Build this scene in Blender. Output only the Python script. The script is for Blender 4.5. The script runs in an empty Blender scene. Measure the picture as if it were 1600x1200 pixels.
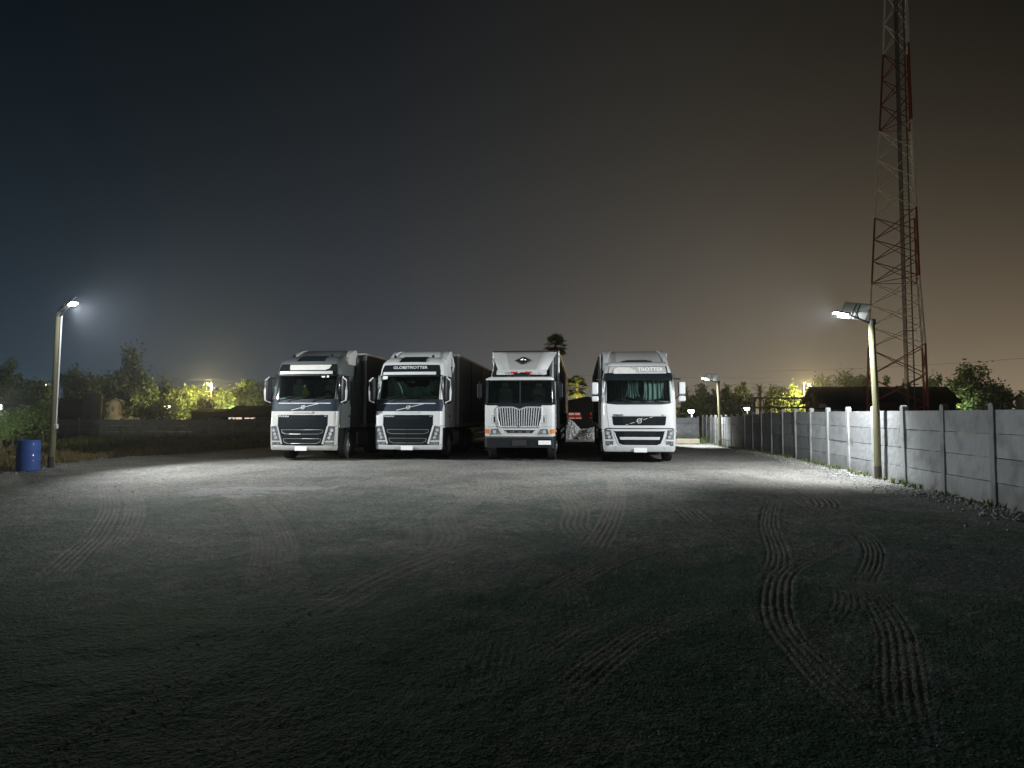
import bpy, math, random
import numpy as np
from mathutils import Vector, Matrix
R = math.radians
random.seed(7)
SC = bpy.context.scene
COL = SC.collection

# ------------------------------------------------------------------ camera
CAM_H = 1.65
PITCH = math.atan(0.047)
FPX = 1000.0
cd = bpy.data.cameras.new('camera'); cam = bpy.data.objects.new('camera', cd); COL.objects.link(cam)
cd.sensor_width = 36.0; cd.lens = 22.5; cd.clip_start = 0.05; cd.clip_end = 3000
cam.location = (0, 0, CAM_H); cam.rotation_euler = (math.pi/2 + PITCH, 0, 0)
SC.camera = cam

# ------------------------------------------------------------------ night sky
W = bpy.data.worlds.new('World'); SC.world = W; W.use_nodes = True
nt = W.node_tree; nt.nodes.clear()
def wn(t, **k):
    n = nt.nodes.new(t)
    for a, b in k.items(): setattr(n, a, b)
    return n
def wmath(op, a, b=None, clamp=False):
    n = wn('ShaderNodeMath', operation=op); n.use_clamp = clamp
    for i, v in enumerate((a, b)):
        if v is None: continue
        if isinstance(v, (int, float)): n.inputs[i].default_value = v
        else: nt.links.new(v, n.inputs[i])
    return n.outputs[0]
tc = wn('ShaderNodeTexCoord'); sx = wn('ShaderNodeSeparateXYZ'); nt.links.new(tc.outputs['Generated'], sx.inputs[0])
X, Y, Z = sx.outputs
hor = wmath('SQRT', wmath('ADD', wmath('MULTIPLY', X, X), wmath('MULTIPLY', Y, Y)))
az = wmath('DIVIDE', X, wmath('MAXIMUM', hor, 0.001))
azp = wmath('ADD', wmath('MULTIPLY', az, 0.5), 0.5)
cr = wn('ShaderNodeValToRGB'); nt.links.new(azp, cr.inputs[0])
el = cr.color_ramp.elements
el[0].position = 0.12; el[0].color = (.026, .050, .070, 1)
el[1].position = 0.90; el[1].color = (.35, .262, .165, 1)
for p, c in ((.20, (.038, .062, .088, 1)), (.27, (.052, .072, .092, 1)), (.40, (.088, .097, .112, 1)), (.52, (.146, .138, .130, 1)), (.66, (.232, .196, .150, 1)), (.80, (.31, .240, .160, 1))):
    e = el.new(p); e.color = c
zc = wmath('MAXIMUM', Z, 0.0)
azc = wmath('MAXIMUM', wmath('MINIMUM', wmath('SUBTRACT', azp, 0.5), 0.32), -0.32)
az2 = wmath('MULTIPLY', azc, azc)
kk = wmath('ADD', wmath('MULTIPLY', az2, wmath('ADD', wmath('MULTIPLY', azc, 35.0), 17.2)), 4.4)
fall = wmath('POWER', 2.71828, wmath('MULTIPLY', wmath('MULTIPLY', zc, kk), -1.0))
ns = wn('ShaderNodeTexNoise'); ns.inputs['Scale'].default_value = 2.2; ns.inputs['Detail'].default_value = 3
nt.links.new(tc.outputs['Generated'], ns.inputs['Vector'])
fall2 = wmath('MULTIPLY', fall, wmath('ADD', wmath('MULTIPLY', ns.outputs[0], 0.24), 0.88))
mx = wn('ShaderNodeMix', data_type='RGBA', blend_type='MULTIPLY'); mx.inputs[0].default_value = 1
nt.links.new(cr.outputs[0], mx.inputs[6])
cmb = wn('ShaderNodeCombineXYZ')
for i in range(3): nt.links.new(fall2, cmb.inputs[i])
nt.links.new(cmb.outputs[0], mx.inputs[7])
ad = wn('ShaderNodeMix', data_type='RGBA', blend_type='ADD'); ad.inputs[0].default_value = 1
nt.links.new(mx.outputs[2], ad.inputs[6]); ad.inputs[7].default_value = (.0006, .0016, .0022, 1)
# a few faint stars
vo = wn('ShaderNodeTexVoronoi'); vo.inputs['Scale'].default_value = 16
nt.links.new(tc.outputs['Generated'], vo.inputs['Vector'])
st = wmath('LESS_THAN', vo.outputs['Distance'], 0.017)
sep = wn('ShaderNodeSeparateColor'); nt.links.new(vo.outputs['Color'], sep.inputs[0])
st = wmath('MULTIPLY', st, wmath('GREATER_THAN', sep.outputs[0], 0.90))
st = wmath('MULTIPLY', wmath('MULTIPLY', st, 0.10), wmath('GREATER_THAN', Z, 0.1))
ad2 = wn('ShaderNodeMix', data_type='RGBA', blend_type='ADD'); ad2.inputs[0].default_value = 1
nt.links.new(ad.outputs[2], ad2.inputs[6])
cm2 = wn('ShaderNodeCombineXYZ')
for i in range(3): nt.links.new(st, cm2.inputs[i])
nt.links.new(cm2.outputs[0], ad2.inputs[7])
bg = wn('ShaderNodeBackground'); bg.inputs[1].default_value = 1.0
nt.links.new(ad2.outputs[2], bg.inputs[0])
wo = wn('ShaderNodeOutputWorld'); nt.links.new(bg.outputs[0], wo.inputs[0])

SC.view_settings.view_transform = 'Standard'; SC.view_settings.look = 'None'
SC.view_settings.exposure = 0.0; SC.view_settings.gamma = 1.0; SC.view_settings.use_curve_mapping = False

# lamp strengths (watts) and the haze in one place
P_LEFT, P_RIGHT, P_FAR = 6500, 7400, 2200
HAZE = 0.00055
LED = (0.93, 0.97, 1.0)
WARM = (1.0, 0.72, 0.30)

# ------------------------------------------------------------------ helpers
def at(px, py, Yw):
    """world point on the plane y = Yw seen at pixel (px, py) of the 1600x1200 photograph"""
    u, v = (px-800)/FPX, (600-py)/FPX
    dy = math.cos(PITCH) - v*math.sin(PITCH); dz = math.sin(PITCH) + v*math.cos(PITCH)
    k = Yw/dy
    return Vector((u*k, Yw, CAM_H + dz*k))
def gp(px, py):
    u, v = (px-800)/FPX, (600-py)/FPX
    dy = math.cos(PITCH) - v*math.sin(PITCH); dz = math.sin(PITCH) + v*math.cos(PITCH)
    k = -CAM_H/dz
    return (u*k, dy*k)
def sstep(a, b, x):
    t = min(1, max(0, (x-a)/(b-a))); return t*t*(3-2*t)
def gz(x, y):
    """large-scale fall of the ground: level yard, dropping a little by the wall and at the back"""
    return -0.27*max(sstep(24, 40, y)*sstep(7.5, 10.5, x), sstep(44, 52, y))

def link(o, parent=None):
    COL.objects.link(o)
    if parent is not None: o.parent = parent
    return o
def tag(o, label=None, cat=None, group=None, kind=None):
    if label: o['label'] = label
    if cat: o['category'] = cat
    if group: o['group'] = group
    if kind: o['kind'] = kind
    return o
def empty(name, loc, rz=0.0):
    o = bpy.data.objects.new(name, None); o.empty_display_size = .3
    o.location = loc; o.rotation_euler = (0, 0, rz); return link(o)
def kids(o): return [c for c in o.children]
def copy_tree(o, parent=None):
    c = o.copy(); COL.objects.link(c); c.parent = parent
    for ch in kids(o): copy_tree(ch, c)
    return c

class MB:
    def __init__(s): s.v = []; s.f = []
    def add(s, vs, fs):
        b = len(s.v); s.v += [tuple(p) for p in vs]; s.f += [tuple(b+i for i in f) for f in fs]; return s
    def box(s, c, d, rot=None):
        x, y, z = d[0]/2, d[1]/2, d[2]/2
        P = [Vector((a*x, b*y, e*z)) for a in (-1, 1) for b in (-1, 1) for e in (-1, 1)]
        if rot is not None: P = [rot @ p for p in P]
        c = Vector(c)
        return s.add([p+c for p in P], [(0,1,3,2),(4,6,7,5),(0,4,5,1),(2,3,7,6),(0,2,6,4),(1,5,7,3)])
    def bx(s, x0, x1, y0, y1, z0, z1):
        return s.box(((x0+x1)/2, (y0+y1)/2, (z0+z1)/2), (x1-x0, y1-y0, z1-z0))
    def tube(s, p0, p1, r0, r1=None, n=8, caps=True):
        return s.path([p0, p1], [r0, r0 if r1 is None else r1], n, caps)
    def path(s, pts, r, n=6, caps=True):
        pts = [Vector(p) for p in pts]; m = len(pts)
        rr = r if isinstance(r, (list, tuple)) else [r]*m
        V = []; ref = None
        for i, p in enumerate(pts):
            t = (pts[min(i+1, m-1)] - pts[max(i-1, 0)])
            t = t.normalized() if t.length > 1e-9 else Vector((0, 0, 1))
            if ref is None:
                ref = Vector((0, 0, 1)) if abs(t.z) < .9 else Vector((1, 0, 0))
            a = t.cross(ref).normalized(); b = t.cross(a).normalized(); ref = -b if False else ref
            for k in range(n):
                an = 2*math.pi*k/n + math.pi/n
                V.append(p + (a*math.cos(an) + b*math.sin(an))*rr[i])
        F = []
        for i in range(m-1):
            for k in range(n):
                k2 = (k+1) % n
                F.append((i*n+k, i*n+k2, (i+1)*n+k2, (i+1)*n+k))
        if caps: F.append(tuple(range(n))[::-1]); F.append(tuple((m-1)*n+k for k in range(n)))
        return s.add(V, F)
    def lathe(s, prof, n=24, o=(0, 0, 0), axis='z'):
        V = []; F = []; m = len(prof)
        for (r, h) in prof:
            for k in range(n):
                a = 2*math.pi*k/n; c, d = r*math.cos(a), r*math.sin(a)
                p = {'z': (c, d, h), 'x': (h, c, d), 'y': (c, h, d)}[axis]
                V.append((p[0]+o[0], p[1]+o[1], p[2]+o[2]))
        for i in range(m-1):
            for k in range(n):
                k2 = (k+1) % n; F.append((i*n+k, i*n+k2, (i+1)*n+k2, (i+1)*n+k))
        if prof[0][0] > 1e-6: F.append(tuple(range(n))[::-1])
        if prof[-1][0] > 1e-6: F.append(tuple((m-1)*n+k for k in range(n)))
        return s.add(V, F)
    def prism(s, poly, y0, y1):
        """polygon in x,z extruded along y"""
        n = len(poly)
        V = [(x, y0, z) for x, z in poly] + [(x, y1, z) for x, z in poly]
        F = [tuple(range(n)), tuple(range(2*n-1, n-1, -1))] + [(i, i+n, (i+1) % n+n, (i+1) % n) for i in range(n)]
        return s.add(V, F)
    def prismx(s, poly, x0, x1):
        """polygon in y,z extruded along x"""
        n = len(poly)
        V = [(x0, y, z) for y, z in poly] + [(x1, y, z) for y, z in poly]
        F = [tuple(range(n))[::-1], tuple(range(n, 2*n))] + [(i, (i+1) % n, (i+1) % n+n, i+n) for i in range(n)]
        return s.add(V, F)
    def build(s, name, mat, parent=None, smooth=False, bevel=0, label=None, fixn=True):
        me = bpy.data.meshes.new(name); me.from_pydata(s.v, [], s.f)
        if fixn:
            import bmesh
            bm = bmesh.new(); bm.from_mesh(me); bmesh.ops.recalc_face_normals(bm, faces=bm.faces[:]); bm.to_mesh(me); bm.free()
        me.materials.append(mat)
        if smooth:
            me.shade_smooth() if hasattr(me, 'shade_smooth') else None
            try: me.set_sharp_from_angle(angle=R(38))
            except Exception: pass
        o = bpy.data.objects.new(name, me); link(o, parent)
        if bevel:
            m = o.modifiers.new('bevel', 'BEVEL'); m.width = bevel; m.segments = 2; m.limit_method = 'ANGLE'; m.angle_limit = R(40)
        if label: o['label'] = label
        return o

# ------------------------------------------------------------------ materials
def newmat(name):
    m = bpy.data.materials.new(name); m.use_nodes = True
    n = m.node_tree.nodes; n.clear()
    return m, m.node_tree
class NT:
    def __init__(s, name):
        s.m, s.t = newmat(name); s.tc = s.n('ShaderNodeTexCoord')
    def n(s, t, **k):
        x = s.t.nodes.new(t)
        for a, b in k.items(): setattr(x, a, b)
        return x
    def L(s, a, b): s.t.links.new(a, b)
    def noise(s, scale, detail=4, rough=.55, coord='Object', vec=None, sc=None):
        x = s.n('ShaderNodeTexNoise'); x.inputs['Scale'].default_value = scale; x.inputs['Detail'].default_value = detail
        x.inputs['Roughness'].default_value = rough
        src = vec if vec is not None else s.tc.outputs[coord]
        if sc:
            mp = s.n('ShaderNodeMapping'); mp.inputs['Scale'].default_value = sc; s.L(src, mp.inputs[0]); src = mp.outputs[0]
        s.L(src, x.inputs['Vector']); return x.outputs[0]
    def vor(s, scale, coord='Object', out='Distance', feature='F1'):
        x = s.n('ShaderNodeTexVoronoi'); x.feature = feature; x.inputs['Scale'].default_value = scale
        s.L(s.tc.outputs[coord], x.inputs['Vector']); return x.outputs[out]
    def ramp(s, fac, stops):
        x = s.n('ShaderNodeValToRGB'); s.L(fac, x.inputs[0]); e = x.color_ramp.elements
        e[0].position, e[0].color = stops[0][0], c4(stops[0][1]); e[1].position, e[1].color = stops[-1][0], c4(stops[-1][1])
        for p, c in stops[1:-1]:
            k = e.new(p); k.color = c4(c)
        return x.outputs[0]
    def mix(s, f, a, b, mode='MIX'):
        x = s.n('ShaderNodeMix', data_type='RGBA', blend_type=mode)
        for i, v in ((0, f), (6, a), (7, b)):
            if isinstance(v, (int, float)): x.inputs[i].default_value = v
            elif isinstance(v, tuple): x.inputs[i].default_value = c4(v)
            else: s.L(v, x.inputs[i])
        return x.outputs[2]
    def math(s, op, a, b=None, clamp=False):
        x = s.n('ShaderNodeMath', operation=op); x.use_clamp = clamp
        for i, v in enumerate((a, b)):
            if v is None: continue
            if isinstance(v, (int, float)): x.inputs[i].default_value = v
            else: s.L(v, x.inputs[i])
        return x.outputs[0]
    def bump(s, h, strength=.5, dist=.01, prev=None):
        x = s.n('ShaderNodeBump'); x.inputs['Strength'].default_value = strength; x.inputs['Distance'].default_value = dist
        s.L(h, x.inputs['Height'])
        if prev is not None: s.L(prev, x.inputs['Normal'])
        return x.outputs[0]
    def out(s, col, rough=.6, metal=0, normal=None, spec=.5, coat=0, coat_r=.1):
        p = s.n('ShaderNodeBsdfPrincipled')
        for nm, v in (('Base Color', col), ('Roughness', rough), ('Metallic', metal)):
            if isinstance(v, (int, float)): p.inputs[nm].default_value = v
            elif isinstance(v, tuple): p.inputs[nm].default_value = c4(v)
            else: s.L(v, p.inputs[nm])
        p.inputs['Specular IOR Level'].default_value = spec
        p.inputs['Coat Weight'].default_value = coat; p.inputs['Coat Roughness'].default_value = coat_r
        if normal is not None: s.L(normal, p.inputs['Normal'])
        o = s.n('ShaderNodeOutputMaterial'); s.L(p.outputs[0], o.inputs[0]); return s.m
def c4(c): return (c[0], c[1], c[2], 1)
def sc(c, k): return tuple(min(1, v*k) for v in c)

def paint(name, col, rough=.32, dirt=.35, metal=0, dcol=(.12, .105, .085)):
    t = NT(name)
    a = t.noise(1.6, 6, .65); b = t.noise(22, 4, .6)
    z = t.n('ShaderNodeSeparateXYZ'); t.L(t.tc.outputs['Object'], z.inputs[0])
    low = t.math('SUBTRACT', 1.0, t.math('MULTIPLY', z.outputs[2], .55), True)      # road film thrown up low on the body
    f = t.math('MULTIPLY', t.math('ADD', t.math('MULTIPLY', a, .8), t.math('MULTIPLY', low, .7)), dirt, True)
    f = t.math('MULTIPLY', f, t.math('ADD', t.math('MULTIPLY', b, .9), .35), True)
    c = t.mix(f, col, dcol)
    r = t.math('ADD', t.math('MULTIPLY', f, .6), rough)
    return t.out(c, r, metal, t.bump(t.noise(3, 2), .06, .01), .5, .5, .12)
def plain(name, col, rough=.5, metal=0, var=.18, scale=14, bump=.15, spec=.5):
    t = NT(name); n = t.noise(scale, 5, .6)
    c = t.mix(n, sc(col, 1-var), sc(col, 1+var))
    return t.out(c, rough, metal, t.bump(n, bump, .004), spec)
def emit(name, col, s):
    m, t = newmat(name); e = t.nodes.new('ShaderNodeEmission'); e.inputs[0].default_value = c4(col); e.inputs[1].default_value = s
    o = t.nodes.new('ShaderNodeOutputMaterial'); t.links.new(e.outputs[0], o.inputs[0]); return m

M = {}
M['white'] = paint('white_paint', (.74, .76, .75), .3, .30)
M['white4'] = paint('greyed_white_paint', (.72, .74, .74), .3, .30)
M['champagne'] = paint('champagne_paint', (.60, .60, .56), .3, .34)
M['white_old'] = paint('aged_white_paint', (.70, .72, .70), .4, .45)
M['fairing_grey'] = paint('grey_fairing_paint', (.50, .50, .47), .4, .4)
M['navy'] = plain('blue_grey_paint', (.016, .025, .038), .55, 0, .15, 4, .05, .25)
M['roofgrey'] = paint('grey_roof_paint', (.10, .12, .118), .4, .4)
M['black'] = plain('black_plastic', (.012, .014, .016), .5, spec=.3)
M['satin'] = plain('satin_black_grille', (.005, .010, .012), .6, spec=.1)
M['chrome'] = plain('chrome', (.84, .86, .88), .24, .55, .05, 9, .03)
M['badge'] = plain('bright_badge', (.80, .81, .82), .3, .1, .05, 9, .03)
M['steel'] = plain('steel', (.38, .40, .41), .35, .9, .2)
M['alu'] = plain('aluminium_edge', (.55, .56, .55), .4, .8, .15)
M['chassis'] = plain('chassis_black', (.022, .022, .022), .6)
M['plate'] = plain('number_plate_white', (.95, .95, .95), .5, 0, .01)
M['amber'] = plain('amber_lens', (.75, .18, .03), .25)
M['red'] = plain('red_lens', (.55, .04, .03), .25)
M['cloth_w'] = plain('pale_cloth', (.62, .60, .55), .9, 0, .12, 6, .4)
M['curtain'] = plain('teal_curtain_cloth', (.22, .29, .27), .95, 0, .15, 8, .4)
M['blanket'] = plain('pale_green_blanket', (.42, .60, .46), .95, 0, .45, 5, .5)
M['hivis'] = plain('high_visibility_yellow', (.80, .95, .10), .8, 0, .05)
M['interior'] = plain('grey_cab_interior', (.30, .42, .38), .8, 0, .6, 5)
M['seatc'] = plain('seat_fabric', (.42, .55, .48), .95, 0, .3, 12)
M['redmark'] = plain('red_trim', (.035, .012, .012), .5)
M['bluedrum'] = paint('blue_plastic', (.014, .095, .42), .62, .25, 0, (.16, .16, .17))
def tyre():
    t = NT('tyre_rubber'); n = t.noise(9, 5)
    return t.out(t.mix(n, (.016, .016, .016), (.05, .047, .042)), .85, 0, t.bump(t.noise(60, 2), .3, .004), .2)
M['tyre'] = tyre()
M['rim'] = plain('wheel_rim_paint', (.20, .20, .20), .5, .3, .3, 9)
def glass():
    m, t = newmat('cab_glass'); N = t.nodes
    tr = N.new('ShaderNodeBsdfTransparent'); tr.inputs[0].default_value = (.88, .95, .93, 1)
    gl = N.new('ShaderNodeBsdfGlossy'); gl.inputs[0].default_value = (1, 1, 1, 1); gl.inputs[1].default_value = .04
    fr = N.new('ShaderNodeFresnel'); fr.inputs[0].default_value = 1.5
    mxx = N.new('ShaderNodeMixShader'); o = N.new('ShaderNodeOutputMaterial')
    t.links.new(fr.outputs[0], mxx.inputs[0]); t.links.new(tr.outputs[0], mxx.inputs[1]); t.links.new(gl.outputs[0], mxx.inputs[2]); t.links.new(mxx.outputs[0], o.inputs[0])
    return m
M['glass'] = glass()
M['tint'] = plain('dark_tinted_glass', (.012, .018, .020), .06, 0, .1, 3, .0)
M['mirrorglass'] = plain('mirror_glass', (.7, .72, .74), .04, 1, .02, 3, .0)
def lens():
    t = NT('headlight_lens'); a = t.vor(26); n = t.noise(18, 2)
    c = t.ramp(a, [(0, (.75, .78, .8)), (.35, (.42, .45, .46)), (.8, (.09, .10, .11))])
    return t.out(c, .12, .55, t.bump(a, .35, .01), .6, 1, .03)
M['lens'] = lens()
def curtain_side(name, col):
    t = NT(name)
    w = t.n('ShaderNodeTexWave', wave_type='BANDS', bands_direction='Y'); w.inputs['Scale'].default_value = .9; w.inputs['Distortion'].default_value = .8
    t.L(t.tc.outputs['Object'], w.inputs[0]); n = t.noise(1.3, 6, .65)
    return t.out(t.mix(n, sc(col, .65), sc(col, 1.25)), .55, 0, t.bump(w.outputs[0], .35, .05), .4)
M['curtain_dark'] = curtain_side('trailer_dark_side', (.075, .085, .085))
M['curtain_grey'] = curtain_side('trailer_grey_side', (.34, .34, .32))
M['box_brown'] = curtain_side('trailer_brown_grey_side', (.17, .16, .14))
M['blackwhole'] = plain('dark_void', (.008, .009, .010), .9)

def concrete(name, lo=(.27, .28, .29), hi=(.42, .43, .44)):
    t = NT(name)
    drip = t.noise(11, 6, .62, sc=(1, 1, .28)); big = t.noise(1.3, 4, .6, 'Generated'); fine = t.noise(75, 3, .6)
    oi = t.n('ShaderNodeObjectInfo')
    c = t.mix(drip, lo, hi); c = t.mix(t.math('MULTIPLY', big, .5), c, (.22, .235, .225))
    stain = t.ramp(t.noise(4.5, 5, .7, sc=(1, 1, .35)), [(.60, (1, 1, 1)), (.75, (.62, .62, .58))])
    c = t.mix(1.0, c, stain, 'MULTIPLY')
    k = t.math('ADD', t.math('MULTIPLY', oi.outputs['Random'], .26), .86)
    cc = t.n('ShaderNodeCombineXYZ')
    for i in range(3): t.L(k, cc.inputs[i])
    c = t.mix(1.0, c, cc.outputs[0], 'MULTIPLY')
    gz_ = t.n('ShaderNodeNewGeometry'); sg = t.n('ShaderNodeSeparateXYZ'); t.L(gz_.outputs['Position'], sg.inputs[0])
    low = t.math('SUBTRACT', 1.0, t.math('MULTIPLY', t.math('ADD', sg.outputs[2], .05), 2.4), True)
    pn = t.n('ShaderNodeTexNoise'); pn.inputs['Scale'].default_value = 2.2; pn.inputs['Detail'].default_value = 6; t.L(gz_.outputs['Position'], pn.inputs['Vector'])
    c = t.mix(t.math('MULTIPLY', low, pn.outputs[0], True), c, (.16, .15, .12))
    pr = t.ramp(pn.outputs[0], [(.50, (1, 1, 1)), (.72, (.66, .67, .64))]); c = t.mix(1.0, c, pr, 'MULTIPLY')
    b = t.bump(drip, .55, .03); b = t.bump(fine, .35, .006, b)
    return t.out(c, .92, 0, b, .2)
M['concrete'] = concrete('rough_cast_concrete'); M['concrete_post'] = concrete('concrete_post', (.30, .30, .30), (.42, .42, .41))
def wood():
    t = NT('weathered_pole_wood'); g = t.noise(14, 6, .7, sc=(3, 3, .12)); k = t.noise(1.1, 3)
    c = t.mix(g, (.10, .095, .05), (.28, .265, .155)); c = t.mix(t.math('MULTIPLY', k, .45), c, (.12, .12, .075))
    return t.out(c, .85, 0, t.bump(g, .7, .02), .2)
M['wood'] = wood()
def gravel():
    t = NT('crushed_gravel')
    a = t.noise(.22, 5, .62); b = t.noise(1.7, 6, .7); f = t.noise(46, 4, .72); v = t.n('ShaderNodeTexVoronoi'); v.inputs['Scale'].default_value = 52
    t.L(t.tc.outputs['Object'], v.inputs[0]); v2 = t.vor(19)
    c = t.mix(b, (.182, .182, .172), (.295, .292, .276))
    c = t.mix(t.math('MULTIPLY', t.math('SUBTRACT', a, .42, True), 2.2, True), c, (.165, .148, .122))
    sepc = t.n('ShaderNodeSeparateColor'); t.L(v.outputs['Color'], sepc.inputs[0])
    stone = t.ramp(sepc.outputs[0], [(0, (.45, .45, .45)), (.55, (.95, .95, .93)), (.86, (1.25, 1.25, 1.22)), (1, (2.3, 2.3, 2.2))])
    c = t.mix(.85, c, stone, 'MULTIPLY')
    mid = t.ramp(t.noise(9, 5, .75), [(.30, (.62, .62, .62)), (.5, (1, 1, 1)), (.70, (1.38, 1.38, 1.36))]); c = t.mix(1.0, c, mid, 'MULTIPLY')
    big = t.ramp(t.noise(.5, 6, .7), [(.36, (.74, .74, .76)), (.5, (1, 1, 1)), (.66, (1.22, 1.19, 1.12))]); c = t.mix(1.0, c, big, 'MULTIPLY')
    oil = t.ramp(t.noise(.9, 3, .5, sc=(1, .6, 1)), [(.68, (1, 1, 1)), (.76, (.6, .6, .6))]); c = t.mix(1.0, c, oil, 'MULTIPLY')
    at_ = t.n('ShaderNodeAttribute', attribute_name='wear')
    s2 = t.n('ShaderNodeSeparateColor'); t.L(at_.outputs['Color'], s2.inputs[0])
    c = t.mix(t.math('MULTIPLY', s2.outputs[0], .55), c, (.29, .275, .24))      # dust pressed flat by tyres
    c = t.mix(t.math('MULTIPLY', s2.outputs[2], .85), c, (.030, .098, .056))      # sparse moss, plus the foreground's dark green dimness painted into the colour
    c = t.mix(s2.outputs[1], c, (.55, .56, .55))                                # spilt pale lime
    n = t.bump(f, .8, .012); n = t.bump(v.outputs['Distance'], .75, .012, n); n = t.bump(v2, .5, .02, n); n = t.bump(b, .3, .05, n)
    return t.out(c, .88, 0, n, .25)
M['gravel'] = gravel()
def field():
    t = NT('dry_field_soil'); a = t.noise(.35, 5, .6); b = t.noise(6, 5, .7)
    c = t.mix(b, (.055, .048, .028), (.13, .105, .058)); c = t.mix(t.math('MULTIPLY', a, .6), c, (.045, .055, .022))
    return t.out(c, .95, 0, t.bump(b, 1, .08), .1)
M['field'] = field()
def island(name, a, b, c=None, rough=.7, trans=.0):
    t = NT(name); g = t.n('ShaderNodeNewGeometry'); st = [(0, a), (1, b)] if c is None else [(0, a), (.6, b), (1, c)]
    col = t.ramp(g.outputs['Random Per Island'], st)
    return t.out(col, rough, 0, None, .25)
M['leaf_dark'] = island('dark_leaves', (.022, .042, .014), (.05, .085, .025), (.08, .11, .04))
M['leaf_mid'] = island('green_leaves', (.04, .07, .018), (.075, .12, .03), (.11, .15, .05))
M['leaf_palm'] = island('palm_fronds', (.05, .075, .02), (.10, .12, .035))
M['grass_dry'] = island('dry_grass', (.16, .115, .045), (.30, .22, .09), (.12, .15, .05))
M['grass_green'] = island('green_weeds', (.04, .075, .02), (.09, .15, .04), (.20, .19, .08))
M['pebble'] = island('loose_stones', (.20, .20, .185), (.27, .265, .25), (.42, .42, .40), .9)
M['stone'] = plain('rubble_stone', (.30, .29, .27), .9, 0, .35, 6, .8)
M['sandy'] = plain('sandy_block', (.26, .23, .17), .9, 0, .4, 5, .8)
M['brick'] = plain('broken_brick', (.36, .16, .09), .9, 0, .3, 9, .6)
M['bark'] = plain('bark', (.06, .05, .035), .9, 0, .3, 12, .6)
M['shed'] = plain('dark_sheet_roof', (.022, .020, .018), .8, 0, .3, 3)
M['housewall'] = plain('dim_plaster', (.10, .10, .09), .9, 0, .3, 3)
M['palewall'] = plain('pale_plaster', (.45, .47, .46), .85, 0, .15, 3)
M['tred'] = plain('tower_red_paint', (.22, .018, .016), .55, .0, .3, 2)
M['twhite'] = plain('tower_white_paint', (.85, .83, .78), .55, .0, .2, 2)
M['galv'] = plain('galvanised_dark', (.09, .095, .09), .6, .3, .2, 2)
M['rust'] = plain('dark_brown_steel', (.05, .032, .026), .7, .2, .3, 4)
M['wire'] = plain('wire', (.05, .05, .05), .6)
M['panelback'] = plain('solar_panel_back', (.86, .90, .90), .5, 0, .05, 3)
M['panelfront'] = plain('solar_cells', (.02, .03, .07), .15, .2)
M['conduit'] = plain('white_conduit', (.72, .74, .76), .5)
M['led'] = emit('led_glow', (.88, .95, 1), 90)
M['led_far'] = emit('led_glow_far', (.93, .97, 1), 30)
M['sodium'] = emit('warm_lamp_glow', (1, .74, .36), 22)
M['slit_warm'] = emit('lit_slit', (1, .80, .62), .9)
M['slit_red'] = emit('red_lit_opening', (1, .12, .09), .16)
M['slit_pink'] = emit('pink_lit_opening', (1, .45, .40), .4)
# ------------------------------------------------------------------ ground
def vnoise(x, y, scale, seed):
    rs = np.random.RandomState(seed); n = 256; g = rs.rand(n, n)
    fx, fy = x*scale, y*scale
    ix, iy = np.floor(fx).astype(int), np.floor(fy).astype(int); tx, ty = fx-ix, fy-iy
    tx = tx*tx*(3-2*tx); ty = ty*ty*(3-2*ty)
    a = g[ix % n, iy % n]; b = g[(ix+1) % n, iy % n]; c = g[ix % n, (iy+1) % n]; d = g[(ix+1) % n, (iy+1) % n]
    return (a*(1-tx)+b*tx)*(1-ty) + (c*(1-tx)+d*tx)*ty - .5
def smooth(pts, k=6):
    """Catmull-Rom through the points"""
    P = [np.array(p, float) for p in pts]; P = [2*P[0]-P[1]] + P + [2*P[-1]-P[-2]]; out = []
    for i in range(1, len(P)-2):
        for j in range(k):
            t = j/k
            out.append(.5*((2*P[i]) + (-P[i-1]+P[i+1])*t + (2*P[i-1]-5*P[i]+4*P[i+1]-P[i+2])*t*t + (-P[i-1]+3*P[i]-3*P[i+1]+P[i+2])*t**3))
    out.append(P[-2]); return np.array(out)
def zr(pts): return [gp(800+x/2, 700+y/2) for x, y in pts]
def zl(pts): return [gp(x/2, 700+y/2) for x, y in pts]
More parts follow.
